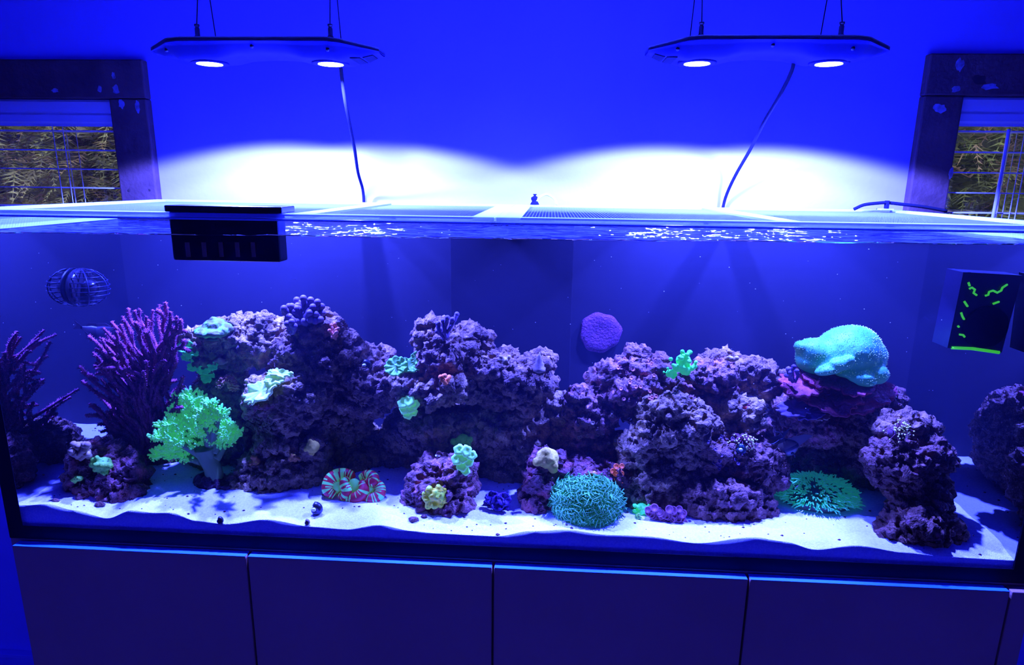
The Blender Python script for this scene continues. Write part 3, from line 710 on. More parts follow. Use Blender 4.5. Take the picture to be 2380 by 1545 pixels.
# ------------------------------------------------------------------ purple sea whip
R = random.Random(3)
gb = on_sand(335, 1105); gy = gb.y + 0.03
t = thing('sea_whip', 'tall bushy purple sea whip coral at the left end of the reef', 'coral', gb)
def whip(name, pts, rad, par):
    p = bez(pts, 7 if len(pts) < 4 else 5); k = len(p); g = G()
    rr = [rad * (1.15 - 0.55 * (i / (k - 1)) ** 2) * (1 + R.uniform(-.12, .12)) for i in range(k)]
    g.tube(p, rr, 7)
    for i in range(k - 1):          # expanded polyps
        ax = (p[i+1] - p[i]).normalized()
        for _ in range(12):
            a = ax.orthogonal(); a.rotate(Quaternion(ax, R.uniform(0, 2*PI))); a = a.normalized()
            c = p[i].lerp(p[i+1], R.random()) + a * rr[i] * 0.8; e = c + a * rad * R.uniform(.6, 1.3) + ax * rad * .3
            b = ax.cross(a) * rad * .28; u = ax * rad * .28
            g.add([c - b, c + b, c + u, e], [(0, 1, 3), (1, 2, 3), (2, 0, 3)])
    return g.build(name, 'gorgonian_purple', par)
trunk = [gb - Vector((0, 0, .01)), at(325, 1040, gy), at(322, 970, gy), at(335, 900, gy), at(360, 830, gy)]
whip('trunk', trunk, 0.0085, t)
TIPS = [(185,850,250,905,330,1010),(240,762,300,850,350,970),(190,885,255,930,330,1010),(222,810,290,870,345,960),(258,748,300,800,352,920),(283,735,318,800,350,900),(298,716,318,760,345,860),(312,722,330,790,350,890),(325,718,338,770,350,860),(340,735,345,790,356,880),(355,720,352,780,356,860),(372,708,368,770,360,850),(384,703,384,760,372,840),(396,725,390,780,376,850),(410,735,398,790,378,860),(418,742,412,790,388,860),(428,790,412,820,388,880),(405,760,398,810,380,870),(205,780,262,828,335,930),(232,790,292,838,345,935),(215,905,270,960,322,1040),(245,900,285,960,325,1040),(262,885,292,935,322,1020),(275,880,305,940,328,1015),(290,900,312,950,330,1010),(302,870,318,930,336,1000),(318,885,326,940,334,1000),(330,880,336,940,338,990),(245,870,300,900,352,960),(222,868,300,870,372,945),(240,840,312,868,385,955),(255,822,320,852,395,930),(375,880,372,920,352,990),(392,870,382,910,358,980),(405,905,392,935,360,1000),(420,895,402,925,372,985),(238,925,272,975,315,1050),(258,948,285,995,318,1055),(345,925,342,965,332,1020),(362,930,352,975,336,1035),(388,940,370,980,342,1040),(270,770,300,830,350,930),(248,955,290,1010,320,1060),(208,938,262,985,315,1050),(405,835,392,875,362,940),(350,800,352,850,352,920),(330,810,338,860,345,930),(310,830,325,880,340,940),(290,790,318,850,345,930),(275,840,315,890,345,950),(395,815,382,850,362,920),(378,790,372,840,360,910),(300,960,312,1000,322,1050),(330,960,330,1000,326,1050)]
for _ in range(46):
    ax = R.uniform(205, 428); ay = R.uniform(735, 965) + max(0, (300 - ax)) * .35
    cx_ = 330 + R.uniform(-18, 34); cy_ = min(1060, ay + R.uniform(110, 210)); bx = cx_ + (ax - cx_) * .62 + R.uniform(-8, 8); by = ay + (cy_ - ay) * .42
    TIPS.append((ax, ay, bx, by, cx_, cy_))
for i, (ax, ay, bx, by, cx_, cy_) in enumerate(TIPS):
    yy = gy + R.uniform(-.055, .06); ym = (yy + gy) / 2
    jx, jy = R.uniform(-12, 12), R.uniform(-8, 14)
    whip('branch', [at(cx_, cy_, gy), at((cx_ + bx) / 2 + 10 + jx * .3, (cy_ + by) / 2 - 6, (ym + gy) / 2), at(bx + jx, by + jy, ym), at((bx + ax) / 2 - jx * .5, (by + ay) / 2 + jy * .3, (ym + yy) / 2), at(ax, ay, yy)], 0.0038 + .0010 * R.random(), t)
    if R.random() < 0.55:       # a fork
        m0 = at(bx, by, ym).lerp(at(ax, ay, yy), .35); e = at(ax + R.uniform(-22, 26), ay + R.uniform(5, 40), yy + R.uniform(-.03, .03))
        whip('branch', [m0, m0.lerp(e, .5) + Vector((0, 0, .004)), e], 0.0037, t)

# ------------------------------------------------------------------ green tree-shaped leather coral
R = random.Random(5)
b = on_sand(497, 1128); y0 = b.y + .01
t = thing('leather_coral', 'bright green tree-shaped leather coral on a pale stalk, beside the purple sea whip', 'coral', b)
fuse('foot', 'stalk_foot', t, [(at(490, 1118, y0), (.034, .03, .022)), (at(525, 1128, y0 - .01), (.025, .02, .012)), (at(470, 1125, y0), (.016, .02, .012))], .003, [(LUMP, .012, .5), (PIT2, .01, .4)])
stalk = bez([at(502, 1125, y0), at(495, 1090, y0), at(484, 1065, y0), at(478, 1040, y0)], 8)
G().tube(stalk, [.021 - .004 * math.sin(PI * i / (len(stalk) - 1)) + .004 * i / len(stalk) for i in range(len(stalk))], 20).build('stalk', 'leather_stalk', t)
ARMS = [(470,1070,420,1060,365,1058),(475,1060,420,1030,368,1020),(478,1045,425,1010,385,992),(480,1040,430,985,405,965),(482,1035,440,965,420,930),(484,1035,455,970,440,925),(486,1030,470,970,462,935),(488,1030,488,975,487,945),(490,1035,502,985,510,965),(496,1050,518,1010,530,990),(500,1065,525,1030,546,1014),(478,1050,440,1040,400,1048),(484,1045,460,1010,450,990),(490,1048,490,1015,492,995),(486,1050,465,1035,440,1020),(482,1040,430,1000,395,1010),(488,1040,480,1000,475,970),(494,1045,508,1020,520,1022)]
for k, (ax, ay, bx, by, ex, ey) in enumerate(ARMS):
    dy = R.uniform(-.045, .04); p = bez([at(ax, ay, y0), at(bx, by, y0 + dy * .6), at(ex, ey, y0 + dy)], 7)
    a = t
    G().tube(p, [.012 - .008 * i / (len(p) - 1) for i in range(len(p))], 10).build('arm', 'leather_stalk', t)
    g = G()
    for i in range(3, len(p)):
        for _ in range(4 + i // 2):
            d = (Vector((R.uniform(-1, 1), R.uniform(-1, .6), R.uniform(-.3, 1))).normalized() + (p[-1] - p[0]).normalized() * .5).normalized(); ln = R.uniform(.012, .026)
            q = [p[i] + d * ln * u + Vector((0, 0, .004 * u * u)) for u in (0, .35, .7, 1)]
            g.tube(q, [.0036, .0032, .003, .0022], 5)
            for u in range(7):      # knobs
                c = p[i] + d * ln * R.uniform(.35, 1.05) + jit(R, .0034); rr = R.uniform(.0016, .0028)
                g.add([c + Vector((rr, 0, 0)), c - Vector((rr, 0, 0)), c + Vector((0, rr, 0)), c - Vector((0, rr, 0)), c + Vector((0, 0, rr)), c - Vector((0, 0, rr))],
                      [(0, 2, 4), (2, 1, 4), (1, 3, 4), (3, 0, 4), (2, 0, 5), (1, 2, 5), (3, 1, 5), (0, 3, 5)])
    g.build('branchlets', 'leather_green', t, kind='stuff')

# ------------------------------------------------------------------ cyan toadstool leather coral
R = random.Random(9)
cy0 = 0.265; S = sc(cy0)
b = at(1965, 900, cy0 + .01)
t = thing('toadstool_coral', 'big smooth cyan leather coral with folded rim crowning the right of the reef', 'coral', b)
TB = [(1972,820,72,60,0,.062),(1985,800,56,42,0,.05),(2012,830,40,50,.0,.05),(1915,822,44,36,-.004,.045),(1890,818,36,30,-.012,.036),(1898,836,46,34,-.010,.040),(1868,806,20,12,-.014,.02),(1880,842,28,20,-.020,.026),(1930,858,34,11,-.060,.018),(1955,846,24,14,-.064,.016),(1972,838,13,11,-.066,.013),(2036,868,26,24,-.040,.026),(2002,876,32,14,-.052,.022),(2012,888,22,10,-.060,.016),(1975,866,34,12,-.040,.022)]
bm = bmesh.new()
for px, py, rx, ry, dy, dr in TB: blob(bm, at(px, py, cy0 + dy), (rx*S, dr, ry*S), Matrix.Rotation(-.3 if px == 1930 else 0, 4, 'Y'), 3)
me = sculpt(bm, .0030, [(LUMP, .006, .5)], smooth=5)
from_pts = [(v.co.copy(), v.normal.copy()) for v in me.vertices]
place(me, 'cap', 'cyan_leather', t)
g = G()
for p, q in R.sample(from_pts, min(2600, len(from_pts))):
    if q.z < -.2: continue
    h = R.uniform(.0010, .0030); s1 = q.orthogonal().normalized() * .0007; s2 = q.cross(s1).normalized() * .0007
    g.add([p + s1, p - s1 * .5 + s2, p - s1 * .5 - s2, p + q * h], [(0, 1, 3), (1, 2, 3), (2, 0, 3)])
g.build('polyps', 'pale_cyan', t, smooth=False, kind='stuff')
G().tube([at(1975, 915, cy0 + .02), at(1968, 880, cy0 + .02), at(1955, 840, cy0 + .02)], [.045, .036, .04], 18).build('stalk', 'cyan_leather', t)

# ------------------------------------------------------------------ plates, ruffles
def sheet(name, m, parent, c, rx, ry, nrml, seed, ruf=.2, freq=7, bowl=.25, thick=.003, a0=0, a1=2*PI, jag=.1, rings=8, seg=64):
    """a thin ruffled plate around c, lying across the direction nrml"""
    R = random.Random(seed); ph = R.uniform(0, 6); full = abs(a1 - a0 - 2*PI) < 1e-6
    M = turn(nrml, 0).to_3x3(); v = [Vector(c)]; f = []; ns = seg if full else seg + 1
    for i in range(1, rings + 1):
        u = i / rings
        for j in range(ns):
            a = a0 + (a1 - a0) * j / seg
            k = 1 + jag * noise.noise(Vector((math.cos(a)*2.2 + seed, math.sin(a)*2.2, u))) * 2 + jag * .6 * math.sin(13*a + ph)
            h = bowl * u * u * rx + ruf * rx * u ** 2 * (math.sin(freq * a + ph) + .5 * math.sin((freq * 1.7) * a + 2 * ph))
            v.append(Vector(c) + M @ Vector((math.cos(a)*rx*u*k, math.sin(a)*ry*u*k, h)))
    for j in range(ns if full else ns - 1): f.append((0, 1 + j, 1 + (j+1) % ns))
    for i in range(rings - 1):
        for j in range(ns if full else ns - 1):
            q = 1 + i*ns; f.append((q + j, q + ns + j, q + ns + (j+1) % ns, q + (j+1) % ns))
    o = mk(name, v, f, m, parent); s = o.modifiers.new('thick', 'SOLIDIFY'); s.thickness = thick; s.offset = 0
    return o
# teal ruffles hanging under the left shelf
R = random.Random(2)
t = thing('ruffle_coral', 'teal ruffled plate coral hanging below the left end of the shelf rock', 'coral', at(455, 850, .22))
for k, (px, py, w, h) in enumerate(((430,805,20,13),(446,817,22,13),(462,832,18,11),(438,828,16,10),(455,850,20,12),(475,858,18,11),(484,875,17,13),(470,845,20,9),(495,852,12,8),(418,798,14,10))):
    Y = .215 + .006 * (k % 4); s = sc(Y)
    sheet('plate', 'teal_plate', t, at(px, py, Y), w*s, h*s*1.3, (-.2 + .1*(k % 3), -.75, .65), 20 + k, .24, 5, .12, .0025)
# pale cyan plates on the rounded rock
t = thing('plate_coral', 'pale cyan plate coral spreading from the left edge of the rounded rock', 'coral', at(620, 915, .13))
for k, (px, py, w, h, nn) in enumerate(((607,910,36,22,(-.35,-.62,.7)),(640,880,20,13,(0,-.6,.8)),(655,869,22,8,(.1,-.5,.85)),(628,890,18,12,(-.1,-.7,.7)),(590,922,18,13,(-.5,-.7,.5)),(640,865,14,8,(0,-.3,.95)))):
    s = sc(.13); sheet('plate', 'pale_cyan', t, at(px, py, .125 + .006*k), w*s*1.2, h*s*1.4, nn, 50 + k, .12, 5, .12, .004, jag=.16)
# shell-shaped teal plate in the middle
p, n = hit(935, 862)
t = thing('plate_coral', 'teal scallop-shaped plate coral between the dark snail and the upright rock', 'coral', p)
for k, (px, py, w, h, nn) in enumerate(((922,852,28,24,(-.15,-.8,.55)),(950,850,30,18,(.1,-.75,.65)),(968,832,14,16,(.35,-.75,.5)))):
    Y = .20; s = sc(Y); sheet('plate', 'shell_teal', t, at(px, py, Y + .004*k), w*s, h*s, nn, 70 + k, .10, 9, .18, .003, jag=.06)
# the red shelf under the cyan leather coral
R = random.Random(12)
t = thing('montipora_coral', 'purplish red shelving plate coral under the cyan leather coral', 'coral', at(1960, 930, .21))
for k, (px, py, w, h) in enumerate(((1860,893,46,15),(1905,880,40,18),(1950,905,60,20),(2010,912,56,16),(2052,908,30,8),(1930,925,60,14),(1985,930,50,14),(1880,908,42,14),(2035,922,34,10),(1915,865,18,20),(1985,895,40,12))):
    Y = .215 + .01 * (k % 5); s = sc(Y)
    sheet('plate', 'plate_red', t, at(px, py, Y), w*s, w*s*.85, (R.uniform(-.25, .2), -.42 - .2 * R.random(), .85), 90 + k, .08, 4, .10, .005, jag=.14)
# lilac crust on the ledge
t = thing('montipora_coral', 'frilled lilac plate coral on the ledge at the right, below the red plates', 'coral', at(1862, 952, .2))
for k, (px, py, w) in enumerate(((1845,950,36),(1880,958,34),(1905,965,22))):
    s = sc(.2); sheet('plate', 'lilac_coral' if k == 2 else 'violet_coral', t, at(px, py, .2), w*s, w*s*.7, (-.1, -.45, .85), 120 + k, .06, 9, .05, .003, jag=.15)
# capped coral on the left shelf
p, n = hit(500, 775); Y = p.y
t = thing('cap_coral', 'green-speckled mushroom-shaped coral on the left end of the shelf rock', 'coral', at(500, 785, .22)); Y = .215; s = sc(Y)
fuse('cap', 'cap_green', t, [(at(500, 768, Y), (46*s, .05, 13*s)), (at(500, 755, Y), (26*s, .028, 14*s)), (at(478, 768, Y), (20*s, .03, 12*s)), (at(525, 764, Y), (20*s, .03, 13*s)), (at(498, 744, Y), (9*s, .01, 9*s)), (at(512, 750, Y), (8*s, .01, 8*s)), (at(484, 752, Y), (8*s, .01, 8*s))], .0025, [(PIT2, .006, .4), (FINE, .004, .5)])
fuse('underside', 'fungia_body', t, [(at(498, 782, Y + .01), (36*s, .035, 9*s))], .003, [(FINE, .004, .5)])

# ------------------------------------------------------------------ lobed and mound corals
def lobed(name, label, m, px, py, w, h, n, seed, Y=None, part='lobe_mass', size=.3, disp=((FINE, .003, .5),), voxel=.0024, main=.60):
    R = random.Random(seed); p, nn = hit(px, py)
    if Y is None: Y = p.y - .004
    s = sc(Y); c = at(px, py, Y)
    t = thing(name, label, 'coral', c)
    w *= 1.18; h *= 1.18
    bl = [(c, (w*s*main, (w+h)*s*.5*main, h*s*main))]
    for k in range(n):
        a = R.uniform(0, 2*PI); rr = math.sqrt(R.uniform(.1, 1)) * .86; d = R.uniform(.65, 1.1) * size * (w + h) * .5 * s
        bl.append((c + Vector((math.cos(a)*rr*w*s, -(1 - rr*rr) * (w+h)*s*.28 - R.uniform(0, .3)*d, math.sin(a)*rr*h*s)), d))
    fuse(part, m, t, bl, voxel, disp)
    return t
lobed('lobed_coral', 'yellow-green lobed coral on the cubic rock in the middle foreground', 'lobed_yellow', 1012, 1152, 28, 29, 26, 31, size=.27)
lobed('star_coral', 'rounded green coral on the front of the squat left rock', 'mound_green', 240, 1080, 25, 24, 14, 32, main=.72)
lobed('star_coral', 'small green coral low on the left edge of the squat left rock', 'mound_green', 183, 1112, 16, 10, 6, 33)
lobed('mound_coral', 'beige mound coral above the dark red rock', 'mound_beige', 1272, 1065, 30, 27, 6, 34, size=.34, main=.82)
lobed('mound_coral', 'small beige mound at the right shoulder of the pillar rock', 'mound_beige', 727, 1038, 18, 17, 5, 35, main=.8)
lobed('honeycomb_coral', 'little gold-dotted coral on the upper left of the pillar rock', 'dotted_brown', 597, 1072, 15, 15, 5, 36)
lobed('honeycomb_coral', 'little brown dotted coral beside the pillar rock knob', 'dotted_brown', 682, 1062, 15, 11, 6, 37)
lobed('honeycomb_coral', 'brown dotted coral peeping over the mop coral', 'dotted_brown', 1378, 1102, 18, 12, 4, 38)
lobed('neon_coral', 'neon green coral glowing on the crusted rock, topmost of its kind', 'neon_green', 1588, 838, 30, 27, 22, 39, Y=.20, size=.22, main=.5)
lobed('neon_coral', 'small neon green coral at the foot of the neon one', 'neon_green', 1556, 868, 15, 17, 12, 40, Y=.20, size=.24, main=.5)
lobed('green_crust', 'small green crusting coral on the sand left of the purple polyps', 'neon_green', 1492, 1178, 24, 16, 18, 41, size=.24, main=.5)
lobed('green_crust', 'tiny green tuft just below the small green crusting coral', 'mound_green', 1482, 1200, 11, 10, 5, 42)
lobed('brain_boulder', 'faint green glowing crust under the wide central shelf', 'mound_green', 1075, 1020, 24, 18, 5, 43, size=.4)
lobed('red_sponge', 'crimson sponge patch below the pale cyan plate', 'rock_red', 612, 945, 28, 11, 8, 44)
lobed('lilac_crust', 'lilac crusting coral on the shelf with the spiral shell', 'lilac_coral', 1170, 835, 22, 10, 8, 45)
lobed('lilac_crust', 'lilac crusting coral on the underside of the left shelf rock', 'lilac_coral', 512, 838, 18, 9, 7, 46)

# ------------------------------------------------------------------ polyp corals
def proto(name, g, m, parent, label=None):
    """a part modelled around its own origin, first of its copies"""
    me = bpy.data.meshes.new(name); me.from_pydata([tuple(q) for q in g.v], [], g.f); me.polygons.foreach_set('use_smooth', [True] * len(me.polygons)); me.materials.append(MATS[m])
    o = bpy.data.objects.new(name, me); COL.objects.link(o); o.parent = parent
    if label: o['label'] = label
    return o
def scatter(first, parent, spots):
    """spots: (world point, direction, size); the first is the model itself"""
    b = wloc(parent)
    for k, (p, d, s) in enumerate(spots):
        M = Matrix.Translation(Vector(p) - b) @ turn(d, k * 1.7) @ Matrix.Diagonal((s, s, s, 1))
        if k == 0: first.matrix_local = M
        else: copy_part(first, parent, M)
def dome_spots(c, rx, ry, rz, n, R, s0, s1, low=-.35):
    out = []; ga = PI * (3 - 5 ** .5)
    for k in range(n):
        z = 1 - (1 - low) * (k + .5) / n; r = math.sqrt(max(0, 1 - z*z)); a = k * ga
        d = Vector((r*math.cos(a), r*math.sin(a), z))
        out.append((Vector(c) + Vector((d.x*rx, d.y*ry, d.z*rz)) * R.uniform(.96, 1.04), Vector((d.x/rx, d.y/ry, d.z/rz)).normalized(), R.uniform(s0, s1)))
    return out
# mop coral: a ball of heads with waving tentacles
R = random.Random(21)
b = on_sand(1362, 1215); Y = b.y + .045; s = sc(Y); c = at(1362, 1165, Y)
t = thing('mop_coral', 'big round mop of teal tentacles on the sand, right of the middle', 'coral', b)
G().ball(c, 1, 14, 22, (68*s, 56*s, 46*s)).build('core', 'mop_body', t)
g = G()
for k in range(26):
    a = k * 2.4; r = .0115 * math.sqrt((k + .5) / 26); d = Vector((math.cos(a)*r, math.sin(a)*r, 0)); o_ = Vector((math.cos(a), math.sin(a), 0)); sw = Vector((-o_.y, o_.x, 0)) * .4
    L_ = R.uniform(.014, .021)
    g.tube([d, d + (o_*.5 + Vector((0, 0, .9)))*L_*.4, d + (o_*.9 + sw + Vector((0, 0, .85)))*L_*.72, d + (o_*1.15 + sw*1.8 + Vector((0, 0, .62)))*L_], [.0014, .0013, .0012, .0010], 5)
first = proto('polyp_head', g, 'mop_teal', t)
scatter(first, t, dome_spots(c, 66*s, 54*s, 45*s, 64, R, .85, 1.15, -.75))
# plate coral on the sand: rows of tentacles on a low dome
R = random.Random(22)
b = on_sand(1895, 1190); Y = b.y + .055; s = sc(Y); c = Vector((at(1895, 1165, Y).x, Y, sand_h(at(1895, 1165, Y).x, Y) + .004)); hh = at(1895, 1112, Y).z - c.z
t = thing('fungia_coral', 'low teal dome of dense tentacles on the sand at the right', 'coral', b)
G().ball(c, 1, 12, 28, (80*s, 62*s, hh*.9)).build('disc', 'fungia_body', t)
g1 = G()
for k in range(760):
    z = R.uniform(.03, 1); r = math.sqrt(1 - z*z); a = R.uniform(0, 2*PI); d = Vector((r*math.cos(a), r*math.sin(a), z)); p = c + Vector((d.x*80*s, d.y*62*s, d.z*hh*.9))
    o_ = Vector((math.cos(a), math.sin(a), 0)); L_ = R.uniform(.008, .015)
    q = [p, p + (d*.8 + o_*.3)*L_*.6, p + (d*.5 + o_*.9 + jit(R, .35))*L_]
    g1.tube(q, [.0019, .0017, .0011], 4)
g1.build('tentacles', 'fungia_teal', t, kind='stuff')
# torch corals
def torch(label, px, py, w, h, lean, seed, n=70):
    R = random.Random(seed); p, nn = hit(px, py + h * .4); Y = p.y - .006; s = sc(Y); root = at(px - lean[0]*w*.5, py + h*.35, Y)
    t = thing('torch_coral', label, 'coral', root)
    G().tube([root + Vector((0, .03, -.012)), root], [.010, .013], 10).build('skeleton', 'candy_base', t)
    g = G(); gt = G()
    for k in range(n):
        d = Vector((R.gauss(lean[0], .55), R.gauss(-.6, .35), R.gauss(lean[1], .5))).normalized(); L_ = R.uniform(.55, 1.0) * w * s
        e = root + Vector((d.x*L_*1.05, d.y*L_*.7, d.z*L_*h/w*1.05)); mid = root.lerp(e, .55) + Vector((0, 0, .006)) + jit(R, .003)
        pts = bez([root + jit(R, .006), mid, e], 3); g.tube(pts, .00085, 4); gt.ball(e, .0019, 4, 6)
    g.build('tentacles', 'torch_purple', t, kind='stuff'); gt.build('tentacle_tips', 'torch_tip', t, kind='stuff')
torch('purple torch coral with white tips above the round blue snail', 1730, 1018, 34, 26, (.35, .3), 61)
torch('purple torch coral with white tips on the rock shoulder at the far right', 2088, 995, 34, 30, (.2, .6), 62, 64)
# trumpet corals: rings on short stems
def candy(label, spots, seed):
    R = random.Random(seed); Yh = min(hit(px, py)[0].y for px, py, _ in spots) - .006; s = sc(Yh); cs = [at(px, py, Yh - .004 * R.random()) for px, py, _ in spots]
    c = sum(cs, Vector()) / len(cs); t = thing('trumpet_coral', label, 'coral', c)
    fuse('base', 'candy_base', t, [(c + Vector((0, .016, -.002)), (max(p[2] for p in spots)*s*1.6, .014, max(p[2] for p in spots)*s*1.8))], .0028, [(FINE, .004, .5)])
    g = G().lathe([(.4, -1.2), (.8, -.5), (1.05, -.05), (1.0, .25), (.75, .42), (.45, .34), (.2, .24), (.05, .22)], 18)
    for q in range(len(g.v)):
        x, y, z = g.v[q]; a = math.atan2(y, x); k = 1 + .10 * math.sin(5 * a); g.v[q] = (x*k, y*k*.92, z)
    first = proto('polyp', g, 'candy_green', t)
    scatter(first, t, [(cs[i], (R.uniform(-.25, .25), -.85, .45), spots[i][2]*s*1.4) for i in range(len(spots))])
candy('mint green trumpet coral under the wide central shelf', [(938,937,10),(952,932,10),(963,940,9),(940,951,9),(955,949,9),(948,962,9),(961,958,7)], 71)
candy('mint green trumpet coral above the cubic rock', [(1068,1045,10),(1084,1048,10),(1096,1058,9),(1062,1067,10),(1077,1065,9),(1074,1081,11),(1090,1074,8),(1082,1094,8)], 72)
# zoanthids
def zoas(label, spots, r, mats, seed, name='zoanthid_colony', own=False, Y=None):
    R = random.Random(seed); cs = []
    for px, py in spots:
        p, n = hit(px, py); cs.append(p)
    if Y is None: Y = sorted(q.y for q in cs)[len(cs)//2] - .003
    cs = [c - ray(1190, 900) * .002 for c in cs] if own else [at(px, py, Y - .004 * R.random()) for px, py in spots]
    t = thing(name, label, 'coral', sum(cs, Vector()) / len(cs)); s = sc(Y) * r
    a = proto('polyp', G().lathe([(.35, -1.6), (.42, -.6), (.75, -.1), (.95, .1), (.60, .16), (.58, .08), (.2, .04)], 14), mats[0], t)
    b_ = proto('tentacle_ring', G().lathe([(.93, .06), (1.12, .18), (1.02, .30), (.72, .20), (.70, .10)], 14), mats[1], t)
    sp = [(c, (R.uniform(-.4, .4), -.85, .5), s * R.uniform(.85, 1.1)) for c in cs]
    scatter(a, t, sp); scatter(b_, t, sp)
    return t
zoas('orange and pink ringed polyps on the low red rock behind the mop coral', [(1432,1084),(1445,1083),(1431,1101),(1445,1100),(1433,1112),(1446,1115),(1424,1095)], 6.5, ('zoa_pink', 'zoa_orange'), 81)
R = random.Random(82)
zoas('cluster of dark purple button polyps on the sand in front of the smooth rock', [(1505 + 88*R.random(), 1180 + 36*R.random()) for _ in range(34)], 8.5, ('polyp_purple', 'polyp_rim'), 82, 'button_polyps', Y=on_sand(1545, 1215).y + .012)
zoas('violet button polyps dotting the rock left of the arch', [(1322 + 110*R.random(), 950 + 90*R.random()) for _ in range(16)], 4, ('violet_coral', 'lilac_coral'), 83, 'button_polyps', own=True)
zoas('pink button polyps dotting the tall peak rock', [(1430 + 95*R.random(), 830 + 100*R.random()) for _ in range(22)], 4, ('violet_coral', 'pink_branch'), 84, 'button_polyps', own=True)
zoas('tiny purple polyps on the right wide dark rock', [(1640 + 90*R.random(), 1010 + 80*R.random()) for _ in range(20)], 4, ('polyp_purple', 'violet_coral'), 85, 'button_polyps', own=True)
zoas('purple polyp tuft below the crimson sponge', [(572 + 60*R.random(), 968 + 34*R.random()) for _ in range(30)], 5, ('polyp_purple', 'lilac_coral'), 86, 'button_polyps', own=True)
# ------------------------------------------------------------------ finger and branch corals
def fingers(name, label, m, tips, root, rad, Y, seed, blunt=True):
    R = random.Random(seed); b = at(*root, Y); t = thing(name, label, 'coral', b)
    for px, py in tips:
        e = at(px, py, Y + R.uniform(-.02, .015)); mid = b.lerp(e, .55) + jit(R, .006)
        p = bez([b + jit(R, .006), mid, e], 5); g = G().tube(p, [rad * (1.1 if blunt and i > len(p)*.6 else .85) * R.uniform(.85, 1.15) for i in range(len(p))], 9)
        if blunt: g.ball(e, rad * 1.35, 6, 9)
        g.build('branch', m, t)
    return t
R = random.Random(91)
fingers('finger_coral', 'violet finger coral crowning the tall rock at the left', 'violet_coral', [(652 + 98*R.random(), 700 + 38*R.random() + 10) for _ in range(54)] + [(690,697),(705,693),(722,697),(738,702),(748,712),(660,720),(672,712)], (708, 748), .0058, .21, 91)
fingers('finger_coral', 'little violet knob coral just below the violet finger coral', 'violet_coral', [(668,752),(678,748),(684,758),(674,763)], (678, 770), .0055, .185, 92)
fingers('branch_coral', 'small pink branching coral on the slope right of the violet finger coral', 'pink_branch', [(770,756),(778,753),(786,764),(766,768),(782,772)], (776, 782), .0032, .19, 93)
fingers('branch_coral', 'purple antler coral on the upright twin-headed rock', 'violet_coral', [(1018,752),(1030,745),(1040,738),(1062,730),(1052,742),(1025,765),(1046,760),(1035,770),(1016,770)], (1036, 788), .0042, .185, 94)
fingers('branch_coral', 'stubby mauve branch coral at the left end of the red plates', 'violet_coral', [(1832,858),(1845,852),(1838,866),(1852,862),(1828,872)], (1842, 886), .004, .20, 95)
fingers('stick_coral', 'pale stick lying on the ridge right of the neon coral', 'lilac_coral', [(1712,832),(1700,833)], (1682, 836), .004, .235, 96)
R = random.Random(97)
fingers('polyp_clump', 'lilac finger-leather clump on top left of the squat left rock', 'lilac_coral', [(165 + 42*R.random(), 1032 + 28*R.random()) for _ in range(34)], (187, 1060), .0055, .085, 97)
fingers('tuft_coral', 'rusty orange tuft on the wide central shelf', 'rust_tuft', [(1024,876),(1034,873),(1044,876),(1030,884),(1042,884)], (1034, 890), .004, .155, 98)
R = random.Random(99)
t = thing('flower_coral', 'brownish fan-petalled coral in the shade below the teal ruffles', 'coral', at(528, 905, .2))
for k in range(9):
    a = -.3 + k * .42; s = sc(.2); c = at(528 + 14*math.cos(a), 895 - 13*math.sin(a), .2 - .002*k)
    sheet('petal', 'flower_brown', t, c, 13*s, 9*s, (math.cos(a)*.5, -.8, .3 + .4*math.sin(a)), 200 + k, .2, 4, .3, .002, jag=.2)
# ------------------------------------------------------------------ striped brain coral
R = random.Random(23)
b = on_sand(820, 1160); Y = b.y + .02; s = sc(Y)
t = thing('brain_coral', 'puffy red and mint striped brain coral on the sand beside the pillar rock', 'coral', b)
def stripes(name, pts, rad, seed):
    """a fat fold whose skin alternates red and mint across its length"""
    R = random.Random(seed); p = bez(pts, 9); k = len(p)
    rr = [rad * (.78 + .34 * math.sin(PI * min(1, max(0, i / (k - 1))))) for i in range(k)]
    a = G().tube(p, rr, 18).build(name, 'brain_red', t); a.data.materials.append(MATS['brain_green'])
    bands = [R.random() < .46 for _ in range(k)]
    for q in a.data.polygons:
        i = min(k - 1, q.index // 18)
        if (bands[i] and (q.index + i * 3) % 18 < 15) : q.material_index = 1
def P(px, py, d=0.0): return at(px, py, Y + d)
stripes('fold', [P(778,1150,-.012), P(762,1138,-.012), P(768,1115), P(785,1104,.01), P(805,1102,.015), P(820,1106,.015)], 14.6*s, 1)
stripes('fold', [P(790,1150,-.012), P(800,1152,-.018), P(806,1140,-.018), P(800,1122,-.01), P(808,1114)], 11.2*s, 2)
stripes('fold', [P(800,1154,-.015), P(818,1158,-.02), P(836,1152,-.018), P(846,1138,-.012), P(842,1120)], 13.4*s, 3)
stripes('fold', [P(838,1112,.012), P(852,1104,.015), P(866,1108,.01), P(868,1118), P(852,1120)], 12.3*s, 4)
stripes('fold', [P(846,1152,-.012), P(862,1158,-.016), P(880,1150,-.01), P(882,1134), P(872,1126,.005), P(858,1130)], 13.4*s, 5)
for px, py, w, h in ((783,1132,15,15),(824,1132,17,22),(858,1138,13,13)):
    G().ball(P(px, py, -.004), 1, 8, 16, (w*s*1.05, 11*s, h*s*1.05)).build('mouth', 'brain_green', t, label='mint green mouth between the folds')
